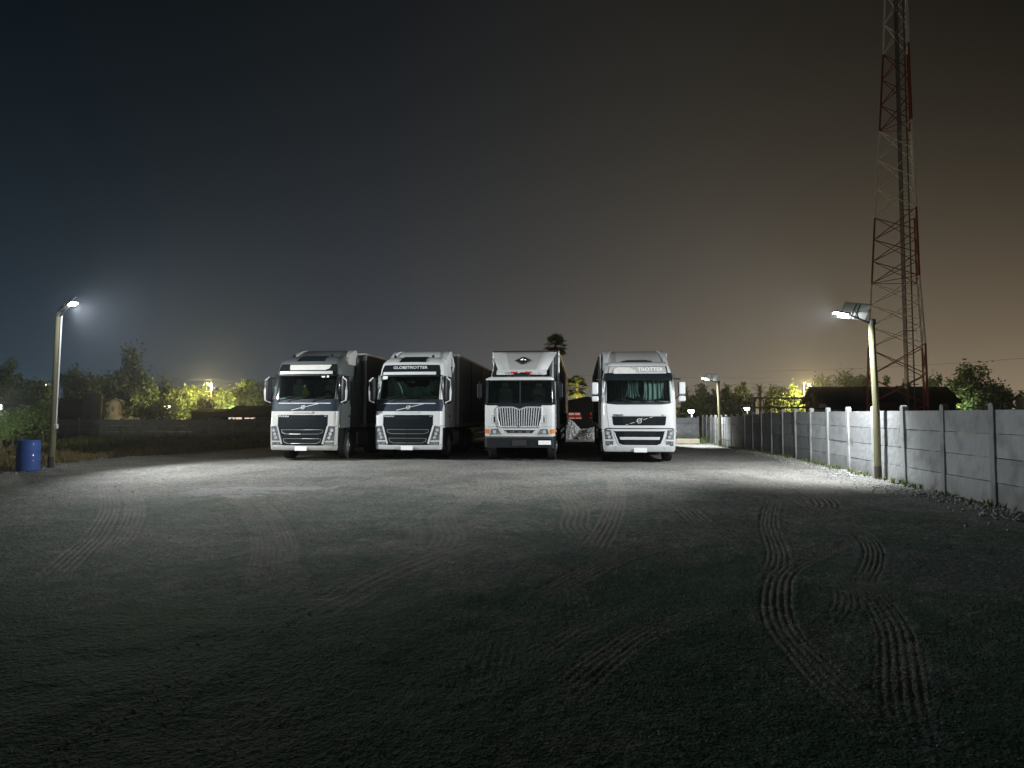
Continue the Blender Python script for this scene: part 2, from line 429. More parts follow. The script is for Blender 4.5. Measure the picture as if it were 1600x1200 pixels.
# (centre line on the ground, width, groove depth, number of ribs)
TRACKS = [
 (zr([(1090,268),(1000,305),(900,350),(845,392),(828,440),(826,500),(850,565),(905,630),(990,722),(1080,806),(1180,905),(1260,1010)]), .30, .010, 5),
 (zr([(905,560),(960,612),(1040,690),(1130,790)]), .24, .012, 4),
 (zr([(1000,232),(1085,262),(1128,310),(1125,365),(1100,415),(1075,440)]), .26, .010, 5),
 (zr([(1070,425),(1140,478),(1195,560),(1212,650),(1220,760),(1240,860),(1270,1000)]), .32, .009, 6),
 (zr([(1015,415),(1040,450),(1045,490),(1020,530),(990,560)]), .26, .010, 5),
 (zr([(900,480),(980,545),(1060,620),(1110,700)]), .22, .008, 4),
 (zr([(-40,900),(60,815),(140,770),(220,700),(330,620),(430,560),(560,520),(700,455)]), .34, .008, 6),
 (zr([(215,728),(290,790),(370,850),(460,930),(560,1020)]), .32, .013, 5),
 (zr([(30,930),(100,860),(150,800),(205,738)]), .34, .018, 5),
 (zr([(-100,700),(60,640),(200,560),(330,510),(440,450)]), .26, .009, 4),
 (zr([(205,430),(215,500),(225,580)]), .28, .012, 5),
 (zr([(120,120),(175,150),(200,195),(190,240),(240,290)]), .5, .014, 5),
 (zr([(655,262),(610,285),(540,300),(440,310),(330,340),(200,400),(60,480)]), .34, .012, 5),
 (zr([(420,110),(480,150),(540,190),(600,240),(640,262)]), .42, .012, 5),
 (zr([(900,120),(960,150),(985,180),(940,190),(860,200)]), .5, .014, 5),
 (zr([(820,150),(800,230),(830,330),(800,420)]), .3, .009, 5),
 (zr([(560,60),(640,90),(760,110),(900,160),(1000,210)]), .5, .012, 5),
 (zr([(700,60),(760,85),(840,100),(1000,110),(1180,150)]), .5, .010, 4),
 (zr([(300,60),(330,130),(300,230),(240,330)]), .4, .010, 5),
 (zl([(660,112),(740,160),(800,230),(825,310),(810,400),(790,470)]), .30, .012, 5),
 (zl([(790,150),(850,205),(895,275),(892,350),(870,440)]), .30, .012, 5),
 (zl([(330,100),(348,180),(310,260),(230,345),(140,430)]), .34, .012, 5),
 (zl([(400,110),(425,185),(400,262),(340,330)]), .34, .010, 5),
 (zl([(1515,85),(1530,130),(1460,175),(1385,215),(1405,265),(1370,330)]), .5, .014, 5),
 (zl([(1290,210),(1300,260),(1280,330)]), .3, .010, 4),
 (zl([(760,740),(770,830),(775,930),(780,1010)]), .34, .012, 5),
 (zl([(840,780),(850,880),(860,1000)]), .28, .010, 4),
 (zl([(1580,560),(1560,650),(1540,740),(1500,830)]), .34, .014, 6),
 (zl([(500,140),(640,128),(800,118),(1000,112),(1250,120),(1440,145),(1580,175)]), .35, .012, 3),
 (zl([(240,160),(420,140),(640,150),(900,160)]), .3, .008, 3),
 (zl([(900,560),(1050,480),(1200,400),(1380,330),(1580,270)]), .5, .010, 4),
 (zl([(640,440),(760,390),(900,350)]), .4, .010, 4),
]
YARD = [(-15.6, 1.0), (-15.6, 12), (-14.4, 17.2), (-14.6, 19.2), (-14.9, 21.5), (-14.6, 24), (-13.4, 28), (-12.0, 33), (-10.5, 40), (-9.5, 46)]   # left edge of the gravel
def yard_left(y):
    ys = [p[1] for p in YARD]; xs = [p[0] for p in YARD]
    return np.interp(y, ys, xs)
def wallx(y): return 7.1 + .145*y

def build_yard():
    ys = [1.6]
    while ys[-1] < 46.5:
        ys.append(ys[-1] + min(.065 if ys[-1] < 21 else .20, max(.009, .00115*ys[-1]**2)))
    ys = np.array(ys); us = np.concatenate([np.linspace(-1.9, -.86, 40, endpoint=False), np.linspace(-.86, .90, 900, endpoint=False), np.linspace(.90, 1.7, 40)])
    YY, UU = np.meshgrid(ys, us, indexing='ij')
    XX = UU*(YY + .35)
    XX = np.minimum(XX, wallx(YY) + .02)
    left = yard_left(YY)
    edge = XX - left + .9*vnoise(XX, YY, .9, 3) + .35*vnoise(XX, YY, 3.1, 4)
    Zh = .05*vnoise(XX, YY, .22, 11) + .028*vnoise(XX, YY, .8, 12) + .014*vnoise(XX, YY, 3.2, 13) + (.005+.012*np.clip((YY-7)/8, 0, 1))*vnoise(XX, YY, 9, 14) + (.0032+.004*np.clip((YY-6)/6, 0, 1))*vnoise(XX, YY, 27, 15)
    Zh *= 1 - .6*((YY > 20) & (XX < 8))
    wear = np.zeros_like(XX); rows = ys; TR = np.zeros_like(XX)
    for pts, wd, dep, ribs in TRACKS:
        C = smooth(pts, 7); seg0, seg1 = C[:-1], C[1:]
        lo, hi = C.min(0)-wd, C.max(0)+wd
        r0, r1 = np.searchsorted(rows, lo[1]), np.searchsorted(rows, hi[1])
        if r1 <= r0: continue
        xs, yv = XX[r0:r1], YY[r0:r1]
        best = np.full(xs.shape, 1e9); sgn = np.zeros(xs.shape); al = np.zeros(xs.shape); cum = 0.0
        for a, b in zip(seg0, seg1):
            d = b-a; L2 = d @ d
            if L2 < 1e-9: continue
            t = np.clip(((xs-a[0])*d[0] + (yv-a[1])*d[1])/L2, 0, 1)
            ex, ey = xs-a[0]-t*d[0], yv-a[1]-t*d[1]; q = ex*ex+ey*ey
            s = (d[0]*ey - d[1]*ex)/math.sqrt(L2); m = q < best
            best[m] = q[m]; sgn[m] = s[m]; al[m] = cum + t[m]*math.sqrt(L2); cum += math.sqrt(L2)
        dist = np.sqrt(best); ins = np.clip((wd/2 - dist)/(.02), 0, 1); rim = np.exp(-((dist-wd/2-.02)/.025)**2)
        brk = np.clip(1.05 + 1.5*vnoise(xs, yv, 1.3, 21), .15, 1)*np.clip(al/1.0, 0, 1)*np.clip((cum-al)/1.0, 0, 1)
        grooves = -.18 - .5*np.cos(2*math.pi*(sgn/wd)*ribs)
        prof = dep*np.clip(.36 + yv/16, .60, 1.15)*(ins*grooves + .35*rim)*brk
        prof = prof + ins*.3*dep*vnoise(xs, yv, 14, 25); cur = TR[r0:r1]; TR[r0:r1] = np.where(np.abs(prof) > np.abs(cur), prof, cur)
        wear[r0:r1] = np.maximum(wear[r0:r1], ins*brk*np.clip(.55-.7*grooves, 0, 1))
    Zh += TR
    pale = np.zeros_like(XX)
    for (px, py, rx, ry) in ((352, 769, .9, .5), (398, 764, 1.5, .45), (415, 770, .9, .3), (375, 775, .6, .25)):
        cx, cy = gp(px, py); q = np.sqrt(((XX-cx)/rx)**2 + ((YY-cy)/ry)**2) + 1.1*vnoise(XX, YY, 2.2, 31) + .7*vnoise(XX, YY, 7, 32)
        pale = np.maximum(pale, np.clip((1-q)*1.6, 0, .32))
    fallz = np.vectorize(gz)(XX[:, ::12], YY[:, ::12])
    fz = np.empty_like(XX)
    base_u = us[::12]
    for i in range(len(ys)): fz[i] = np.interp(us, base_u, fallz[i])
    drop = np.clip(-edge/.9, 0, 1)
    ZZ = Zh + fz - .10*drop
    n0, n1 = XX.shape
    co = np.stack([XX, YY, ZZ], -1).reshape(-1, 3).astype(np.float32)
    idx = np.arange(n0*n1).reshape(n0, n1)
    q = np.stack([idx[:-1, :-1], idx[:-1, 1:], idx[1:, 1:], idx[1:, :-1]], -1).reshape(-1, 4)
    keep = (edge > -1.0).reshape(-1); notcol = (XX < wallx(YY)-.001).reshape(-1)
    fk = keep[q].any(1) & notcol[q].any(1); q = q[fk]
    me = bpy.data.meshes.new('gravel_yard')
    me.vertices.add(len(co)); me.vertices.foreach_set('co', co.ravel())
    me.loops.add(q.size); me.loops.foreach_set('vertex_index', q.ravel().astype(np.int32))
    me.polygons.add(len(q)); me.polygons.foreach_set('loop_start', np.arange(0, q.size, 4, dtype=np.int32)); me.polygons.foreach_set('loop_total', np.full(len(q), 4, dtype=np.int32))
    me.polygons.foreach_set('use_smooth', np.ones(len(q), dtype=bool))
    me.update(calc_edges=True)
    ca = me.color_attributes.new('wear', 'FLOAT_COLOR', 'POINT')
    col = np.zeros((len(co), 4), np.float32); col[:, 0] = wear.reshape(-1); col[:, 1] = pale.reshape(-1); col[:, 2] = (np.clip(1.5 - YY/9.5 + .5*vnoise(XX, YY, .45, 41) + .5*vnoise(XX, YY, 1.9, 42) + .6*vnoise(XX, YY, 9, 43), 0, 1)*(1-.75*wear)).reshape(-1); col[:, 3] = 1  # blue channel: some moss and painted foreground dimness, fading out with distance
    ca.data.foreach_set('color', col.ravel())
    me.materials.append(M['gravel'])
    o = bpy.data.objects.new('gravel_yard', me); link(o); tag(o, kind='structure')
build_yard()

def build_field():
    m = MB(); xs = [-700, -200, -100, -60] + list(np.linspace(-45, 45, 61)) + [60, 100, 200, 700]; ys = [-60, -10, 0, 10] + list(np.linspace(16, 60, 45)) + [70, 90, 150, 400, 1400]
    V = []
    for y in ys:
        for x in xs:
            outside = (x < float(yard_left(y))-1) or (x > wallx(y)+.3) or y > 47
            bump_ = .05*random.uniform(-1, 1) if (abs(x) < 45 and 15 < y < 60) else 0
            V.append((x, y, gz(x, y) - .05 + (bump_ if outside else -.12) ))
    nx = len(xs); F = [(j*nx+i, j*nx+i+1, (j+1)*nx+i+1, (j+1)*nx+i) for j in range(len(ys)-1) for i in range(nx-1)]
    m.add(V, F); o = m.build('ground', M['field'], smooth=True, fixn=False); tag(o, kind='structure')
build_field()

def stones(name, pts, mat, seed, squash=.65):
    """many loose stones in one mesh: each an uneven octahedron; pts = (x, y, z, r)"""
    rs = np.random.RandomState(seed); P = np.array(pts); n = len(P)
    base = np.array([(1,0,0),(-1,0,0),(0,1,0),(0,-1,0),(0,0,1),(0,0,-1)], float)
    k = .6 + .7*rs.rand(n, 6, 1); v = base[None]*k; v[:, :, 2] *= squash
    a = rs.rand(n)*6.283; c, s = np.cos(a)[:, None], np.sin(a)[:, None]
    x = v[:, :, 0]*c - v[:, :, 1]*s; y = v[:, :, 0]*s + v[:, :, 1]*c
    v[:, :, 0], v[:, :, 1] = x, y
    v[:, :, :2] += .25*(rs.rand(n, 6, 2)-.5)
    v = v*P[:, 3][:, None, None] + P[:, None, :3]
    tri = np.array([(0,2,4),(2,1,4),(1,3,4),(3,0,4),(2,0,5),(1,2,5),(3,1,5),(0,3,5)])
    f = (tri[None] + 6*np.arange(n)[:, None, None]).reshape(-1, 3)
    me = bpy.data.meshes.new(name); co = v.reshape(-1, 3).astype(np.float32)
    me.vertices.add(len(co)); me.vertices.foreach_set('co', co.ravel())
    me.loops.add(f.size); me.loops.foreach_set('vertex_index', f.ravel().astype(np.int32))
    me.polygons.add(len(f)); me.polygons.foreach_set('loop_start', np.arange(0, f.size, 3, dtype=np.int32)); me.polygons.foreach_set('loop_total', np.full(len(f), 3, dtype=np.int32))
    me.update(calc_edges=True); me.materials.append(mat)
    o = bpy.data.objects.new(name, me); return link(o)
rs = np.random.RandomState(5)
pts = []
while len(pts) < 24000:
    y = 2.2 + 13*rs.rand()**1.5; x = (rs.rand()*2-1)*1.0*(y+.6)
    if x > wallx(y)-.1 or x < -15: continue
    dens = .8 + .6*(math.sin(x*1.3+y*.7)*math.sin(y*1.1-x*.5)*.5+.5)
    if rs.rand() > dens/1.4: continue
    pts.append((x, y, .004 + .002*rs.rand(), (.003 + .009*rs.rand()**3.0)))
for i in range(5000):
    y = 6 + 26*rs.rand(); x = wallx(y) - .12 - .75*abs(rs.randn())*.6
    pts.append((x, y, gz(x, y)+.01, .010 + .035*rs.rand()**2))
for i in range(2500):
    y = 14 + 16*rs.rand(); x = float(yard_left(y)) + .5*rs.randn()
    pts.append((x, y, .0, .012 + .03*rs.rand()**2))
for i in range(3000):
    y = 12 + 12*rs.rand(); x = -14 + 26*rs.rand()
    if x < wallx(y)-.1: pts.append((x, y, .006, .008 + .014*rs.rand()**3))
tag(stones('loose_gravel', pts, M['pebble'], 9), kind='stuff')

# gravel heaps between the third and fourth truck, far behind them
def heap(cx, cy, rx, ry, h, seed, label):
    t = empty('gravel_heap', (cx, cy, gz(cx, cy)-.05)); tag(t, label, 'gravel heap', 'heaps of pale gravel behind the trucks')
    n = 26; V = []; F = []
    for j in range(n+1):
        for i in range(n+1):
            x, y = (i/n*2-1), (j/n*2-1); q = math.hypot(x, y)
            z = h*max(0, 1-q**2.6)*(1+.25*math.sin(5*x+seed)*math.cos(4*y+seed)) + .03*random.uniform(-1, 1)
            V.append((x*rx, y*ry, z))
    F = [(j*(n+1)+i, j*(n+1)+i+1, (j+1)*(n+1)+i+1, (j+1)*(n+1)+i) for j in range(n) for i in range(n)]
    m = MB(); m.add(V, F); m.build('mound', M['pile'], t, smooth=True, fixn=False)
    rr = np.random.RandomState(seed); pp = []
    for _ in range(1500):
        a = rr.rand()*6.28; q = math.sqrt(rr.rand()); x, y = q*math.cos(a), q*math.sin(a)
        pp.append((x*rx, y*ry, h*max(0, 1-q**2.6)*(1+.25*math.sin(5*x+seed)*math.cos(4*y+seed))+.02, .03+.08*rr.rand()))
    s = stones('stone_cover', pp, M['pile'], seed); s.parent = t; s['kind'] = 'stuff'
M['pile'] = plain('pale_gravel_heap', (.55, .55, .54), .9, 0, .4, 18, 1.0)
heap(3.75, 43.5, 1.25, 1.2, 1.05, 1, 'taller heap of pale gravel behind the gap beside the chrome grilled truck')
heap(5.6, 42.8, 1.7, 1.2, .72, 2, 'lower longer heap of pale gravel behind the gap left of the fourth truck')

def blades(name, tufts, mat, seed, nb=9, label=None):
    rr = np.random.RandomState(seed); V = []; F = []
    for (x, y, z, h, sp) in tufts:
        for _ in range(nb):
            a = rr.rand()*6.283; r0 = sp*.4*rr.rand(); bx_, by_ = x+r0*math.cos(a), y+r0*math.sin(a)
            hh = h*(.5+.6*rr.rand()); lean = hh*(.15+.6*rr.rand()); w = .006+.008*rr.rand(); b = a+1.57
            dx, dy = math.cos(a), math.sin(a); wx, wy = w*math.cos(b), w*math.sin(b); k = len(V)
            V += [(bx_-wx, by_-wy, z), (bx_+wx, by_+wy, z), (bx_+dx*lean*.4+wx*.8, by_+dy*lean*.4+wy*.8, z+hh*.65), (bx_+dx*lean*.4-wx*.8, by_+dy*lean*.4-wy*.8, z+hh*.65), (bx_+dx*lean, by_+dy*lean, z+hh)]
            F += [(k, k+1, k+2, k+3), (k+3, k+2, k+4)]
    m = MB(); m.v, m.f = V, F; return m.build(name, mat, fixn=False)
tf = []
for i in range(5600):
    y = 15 + 22*rs.rand()**1.3; x = float(yard_left(y)) - .1 - 7.5*rs.rand()**1.2
    nz = float(vnoise(np.array([x]), np.array([y]), .8, 51)[0] + .7*vnoise(np.array([x]), np.array([y]), 2.6, 52)[0])
    if nz < -.18: continue
    tf.append((x, y, -.06, (.10 + .30*rs.rand()**2)*(.75+1.3*max(0, nz)), .16))
tag(blades('dry_grass', tf, M['grass_dry'], 3), kind='stuff')
tf = []
for i in range(2200):
    y = 34 + 20*rs.rand(); x = -45 + 36*rs.rand()
    if x > float(yard_left(y)): continue
    tf.append((x, y, gz(x, y)-.06, .12 + .25*rs.rand(), .4))
for i in range(230):
    y = 11 + 30*rs.rand(); x = wallx(y) - .10 - .22*rs.rand()
    tf.append((x, y, gz(x, y), .05 + .12*rs.rand(), .12))
for i in range(300):
    y = 42 + 4*rs.rand(); x = 9 + 4.2*rs.rand(); tf.append((x, y, gz(x, y), .15 + .35*rs.rand(), .3))
tag(blades('weeds', tf, M['grass_green'], 4), kind='stuff')

# ------------------------------------------------------------------ precast concrete walls
def post_mesh(h):
    m = MB(); w, d = .075, .06
    prof = [(-w, 0), (w, 0)] + [(w*math.cos(a), h - w + w*math.sin(a)) for a in np.linspace(0, math.pi, 9)]
    m.prism(prof, -d, d); o = m.build('post', M['concrete_post'], bevel=.008); return o
def wall_run(label, p0, p1, bay, rows, hrow, big=True):
    a, b = Vector((p0[0], p0[1], 0)), Vector((p1[0], p1[1], 0)); d = b-a; L = d.length; n = max(1, round(L/bay)); step = L/n; rz = math.atan2(d.y, d.x)
    t = empty('concrete_wall', (a.x, a.y, 0), rz); tag(t, label, 'concrete wall')
    rr = random.Random(n)
    pm = None; pan = {}
    for i in range(n+1):
        w = a + d*(i/n); z = gz(w.x, w.y)
        if pm is None: o = post_mesh(rows*hrow + .10); pm = o
        else: o = pm.copy(); COL.objects.link(o)
        o.parent = t; o.location = (i*step, 0, z); o.rotation_euler = (rr.uniform(-.012, .012), rr.uniform(-.012, .012), 0)
        if i == n: break
        w2 = a + d*((i+.5)/n); z2 = gz(w2.x, w2.y)
        for r in range(rows):
            key = r % 2
            if key not in pan:
                m = MB(); ln = step-.11; hh = hrow-.012; th = .05
                if big:
                    nx, nz = 14, 5; V = []; F = []
                    for s in (-1, 1):
                        for jz in range(nz+1):
                            for ix in range(nx+1):
                                V.append(((ix/nx-.5)*ln + (0 if 0 < ix < nx else 0), s*th/2 + .0028*random.uniform(-1, 1), (jz/nz-.5)*hh + (.004*random.uniform(-1, 1) if jz in (0, nz) else 0)))
                    k = (nx+1)*(nz+1)
                    for s in (0, 1):
                        for jz in range(nz):
                            for ix in range(nx):
                                q = (s*k+jz*(nx+1)+ix, s*k+jz*(nx+1)+ix+1, s*k+(jz+1)*(nx+1)+ix+1, s*k+(jz+1)*(nx+1)+ix); F.append(q if s == 0 else q[::-1])
                    ring = [ix for ix in range(nx)] + [jz*(nx+1)+nx for jz in range(nz)] + [nz*(nx+1)+nx-ix for ix in range(nx)] + [(nz-jz)*(nx+1) for jz in range(nz)]
                    for q in range(len(ring)):
                        p, p2 = ring[q], ring[(q+1) % len(ring)]; F.append((p, p2, p2+k, p+k)[::-1])
                    m.add(V, F); o = m.build('panel', M['concrete'], smooth=False, bevel=0)
                else:
                    m.box((0, 0, 0), (ln, th, hh)); o = m.build('panel', M['concrete'])
                pan[key] = o
            else: o = pan[key].copy(); COL.objects.link(o)
            o.parent = t; o.location = ((i+.5)*step, rr.uniform(-.012, .008), z2 + hrow*(r+.5) - .03 + rr.uniform(-.003, .003)); o.rotation_euler = (rr.uniform(-.012, .012), rr.uniform(-.007, .007), 0)
    return t
wall_run('long grey concrete panel wall with rounded posts along the right side of the yard', (wallx(4.78), 4.78), (wallx(46.3), 46.3), 1.748, 4, .44)
wall_run('dim concrete panel wall across the far end of the yard on the left', (-58, 57.0), (-11, 50.4), 2.0, 3, .50, False)
wall_run('short far concrete wall closing the yard behind the fourth truck', (7.2, 47.4), (13.6, 46.9), 1.75, 4, .42, False)
# ------------------------------------------------------------------ trucks
class Surf:
    """front skin of a cab: width W(z), lean y0(z), bulge and corner radius"""
    def __init__(s, Wt, Yt, bulge, rad): s.Wt, s.Yt, s.b, s.r = Wt, Yt, bulge, rad
    def W(s, z): return float(np.interp(z, [p[0] for p in s.Wt], [p[1] for p in s.Wt]))
    def F(s, x, z):
        w = s.W(z); x = min(abs(x), w-1e-4); y = float(np.interp(z, [p[0] for p in s.Yt], [p[1] for p in s.Yt])) + s.b*(x/w)**2
        k = w - s.r
        if x > k: y += s.r - math.sqrt(max(0, s.r**2-(x-k)**2))
        return y
    def xs(s, a, b, n): return [a+(b-a)*i/n for i in range(n+1)]
def zs_for(S, z0, z1, step=.09):
    br = sorted({z0, z1} | {p[0] for p in S.Yt if z0 < p[0] < z1})
    out = []
    for a, b in zip(br, br[1:]):
        k = max(1, round((b-a)/step)); out += [a+(b-a)*i/k for i in range(k)]
    return out + [z1]
def patch(S, name, mat, parent, rows, off=.008, th=.03, nx=16, bevel=0, label=None, smooth=True):
    """a curved plate lying on the front skin; rows = (z, x left, x right) from the bottom up"""
    zs = sorted(set([z for r in zip(rows, rows[1:]) for z in zs_for(S, r[0][0], r[1][0])]))
    zt = [r[0] for r in rows]; L = [float(np.interp(z, zt, [r[1] for r in rows])) for z in zs]; Rr = [float(np.interp(z, zt, [r[2] for r in rows])) for z in zs]
    V = []; n = len(zs)
    for side in (0, 1):
        for z, a, b in zip(zs, L, Rr):
            for i in range(nx+1):
                x = a + (b-a)*i/nx; V.append((x, S.F(x, z) - off + (th if side else 0), z))
    k = n*(nx+1); F = []
    for j in range(n-1):
        for i in range(nx):
            q = (j*(nx+1)+i, j*(nx+1)+i+1, (j+1)*(nx+1)+i+1, (j+1)*(nx+1)+i); F.append(q); F.append(tuple(v+k for v in q[::-1]))
    ring = list(range(nx)) + [j*(nx+1)+nx for j in range(n-1)] + [(n-1)*(nx+1)+nx-i for i in range(nx)] + [(n-1-j)*(nx+1) for j in range(n-1)]
    for q in range(len(ring)):
        p, p2 = ring[q], ring[(q+1) % len(ring)]; F.append((p, p+k, p2+k, p2))
    m = MB(); m.add(V, F); return m.build(name, mat, parent, smooth=smooth, bevel=bevel, label=label)
def trim(S, name, mat, parent, pts, r, off=.012, n=6, closed=False, dens=.08):
    P = []
    if closed: pts = pts + [pts[0]]
    for (x0, z0), (x1, z1) in zip(pts, pts[1:]):
        L = math.hypot(x1-x0, z1-z0); k = max(1, int(L/dens))
        for i in range(k): P.append((x0+(x1-x0)*i/k, z0+(z1-z0)*i/k))
    P.append(pts[-1]); m = MB(); m.path([(x, S.F(x, z)-off, z) for x, z in P], r, n); return m.build(name, mat, parent, smooth=True)
def lettering(S, name, s, x, z, size, mat, parent, off=.016, bold=.0, widen=1.0, ext=.006):
    cu = bpy.data.curves.new(name, 'FONT'); cu.body = s; cu.size = size; cu.extrude = ext; cu.align_x = 'CENTER'; cu.align_y = 'CENTER'; cu.offset = bold; cu.resolution_u = 3
    o = bpy.data.objects.new(name+'_curve', cu); COL.objects.link(o); bpy.context.view_layer.update()
    me = bpy.data.meshes.new_from_object(o.evaluated_get(bpy.context.evaluated_depsgraph_get())); bpy.data.objects.remove(o)
    me.name = name; me.materials.clear(); me.materials.append(mat)
    for v in me.vertices:
        X_, Z_ = x + v.co.x*widen, z + v.co.y; v.co = (X_, S.F(X_, Z_) - off - v.co.z, Z_)
    return link(bpy.data.objects.new(name, me), parent)
def ring_pts(S, z, back, nf=22):
    w = S.W(z); r = S.r; P = []
    xsn = [-w] + [-w+r*(1-math.cos(a)) for a in np.linspace(.25, math.pi/2, 6)] + list(np.linspace(-w+r, w-r, nf))[1:-1] + [w-r*(1-math.cos(a)) for a in np.linspace(math.pi/2, .25, 6)] + [w]
    for x in xsn: P.append((x, S.F(x, z)))
    P[0] = (-w, S.F(w, z)); P[-1] = (w, S.F(w, z))
    P += [(w, back*.5+.2), (w, back-.08), (w-.08, back), (-w+.08, back), (-w, back-.08), (-w, back*.5+.2)]
    return P
def loft(S, name, mat, parent, zs, back, inset=.0, smooth=True, top_in=0, label=None):
    m = MB(); V = []; n = 0
    for z in zs:
        bk = back(z) if callable(back) else back
        P = ring_pts(S, z, bk); n = len(P)
        for x, y in P: V.append((x*(1-inset/1.25), y+inset if y < .9 else y-inset, z))
    F = []
    for j in range(len(zs)-1):
        for i in range(n): F.append((j*n+i, j*n+(i+1) % n, (j+1)*n+(i+1) % n, (j+1)*n+i))
    F.append(tuple(range(n))[::-1]); F.append(tuple((len(zs)-1)*n+i for i in range(n)))
    m.add(V, F); return m.build(name, mat, parent, smooth=smooth, label=label)
def wall_strip(S, name, mat, parent, spec, z0, z1, th=.04, off=0.0, smooth=True):
    """skin strip through plan points: ('f', x) on the front, ('s', side, y) on a side"""
    zs = zs_for(S, z0, z1); V = []; n = len(spec)
    for lay in (0, 1):
        for z in zs:
            for sp in spec:
                if sp[0] == 'f': x, y = sp[1], S.F(sp[1], z)
                else: x, y = sp[1]*S.W(z), sp[2]
                d = Vector((x, y-1.1, 0)).normalized()
                if sp[0] == 's': d = Vector((sp[1], 0, 0))
                k = off if lay == 0 else off-th; V.append((x+d.x*k, y+d.y*k, z))
    K = len(zs)*n; F = []
    for j in range(len(zs)-1):
        for i in range(n-1):
            q = (j*n+i, j*n+i+1, (j+1)*n+i+1, (j+1)*n+i); F.append(q); F.append(tuple(v+K for v in q[::-1]))
    ring = list(range(n-1)) + [j*n+n-1 for j in range(len(zs)-1)] + [(len(zs)-1)*n+n-1-i for i in range(n-1)] + [(len(zs)-1-j)*n for j in range(len(zs)-1)]
    for q in range(len(ring)):
        p, p2 = ring[q], ring[(q+1) % len(ring)]; F.append((p, p+K, p2+K, p2))
    m = MB(); m.add(V, F); return m.build(name, mat, parent, smooth=smooth)

TY_PROTO = {}
def wheel(parent, x, y, r=.50, w=.30, side=1, front=False, name='wheel'):
    key = (r, w, side, front)
    if key in TY_PROTO:
        o = copy_tree(TY_PROTO[key], parent); o.location = (x, y, r); return o
    m = MB(); h = w/2
    m.lathe([(r*.56, -h*.8), (r*.66, -h), (r*.93, -h*.98), (r*.985, -h*.86), (r, -h*.6), (r, -h*.42), (r-.014, -h*.38), (r, -h*.34), (r, -.02), (r-.014, -.01), (r-.014, .01), (r, .02), (r, h*.34), (r-.014, h*.38), (r, h*.42), (r, h*.6), (r*.985, h*.86), (r*.93, h*.98), (r*.66, h), (r*.56, h*.8), (r*.56, -h*.8)], 40, axis='x')
    o = m.build(name, M['tyre'], parent, smooth=True); o.location = (x, y, r)
    m = MB(); s = side
    if front: pr = [(r*.57, s*h*.82), (r*.50, s*h*.70), (r*.42, s*h*.95), (r*.25, s*h*1.05), (r*.2, s*h*1.25), (0, s*h*1.3)]
    else: pr = [(r*.57, s*h*.82), (r*.52, s*h*.55), (r*.44, -s*h*.1), (r*.26, -s*h*.2), (r*.22, s*h*.5), (0, s*h*.55)]
    m.lathe(pr, 32, axis='x'); m.build('rim', M['rim'], o, smooth=True)
    m = MB()
    for k in range(10):
        a = k*.6283; q = r*.335; xx = s*(h*1.0 if front else -h*.16)
        m.tube((xx-s*.02, q*math.cos(a), q*math.sin(a)), (xx+s*.035, q*math.cos(a), q*math.sin(a)), .016, n=6)
    m.build('wheel_nuts', M['steel'], o); TY_PROTO[key] = o; return o

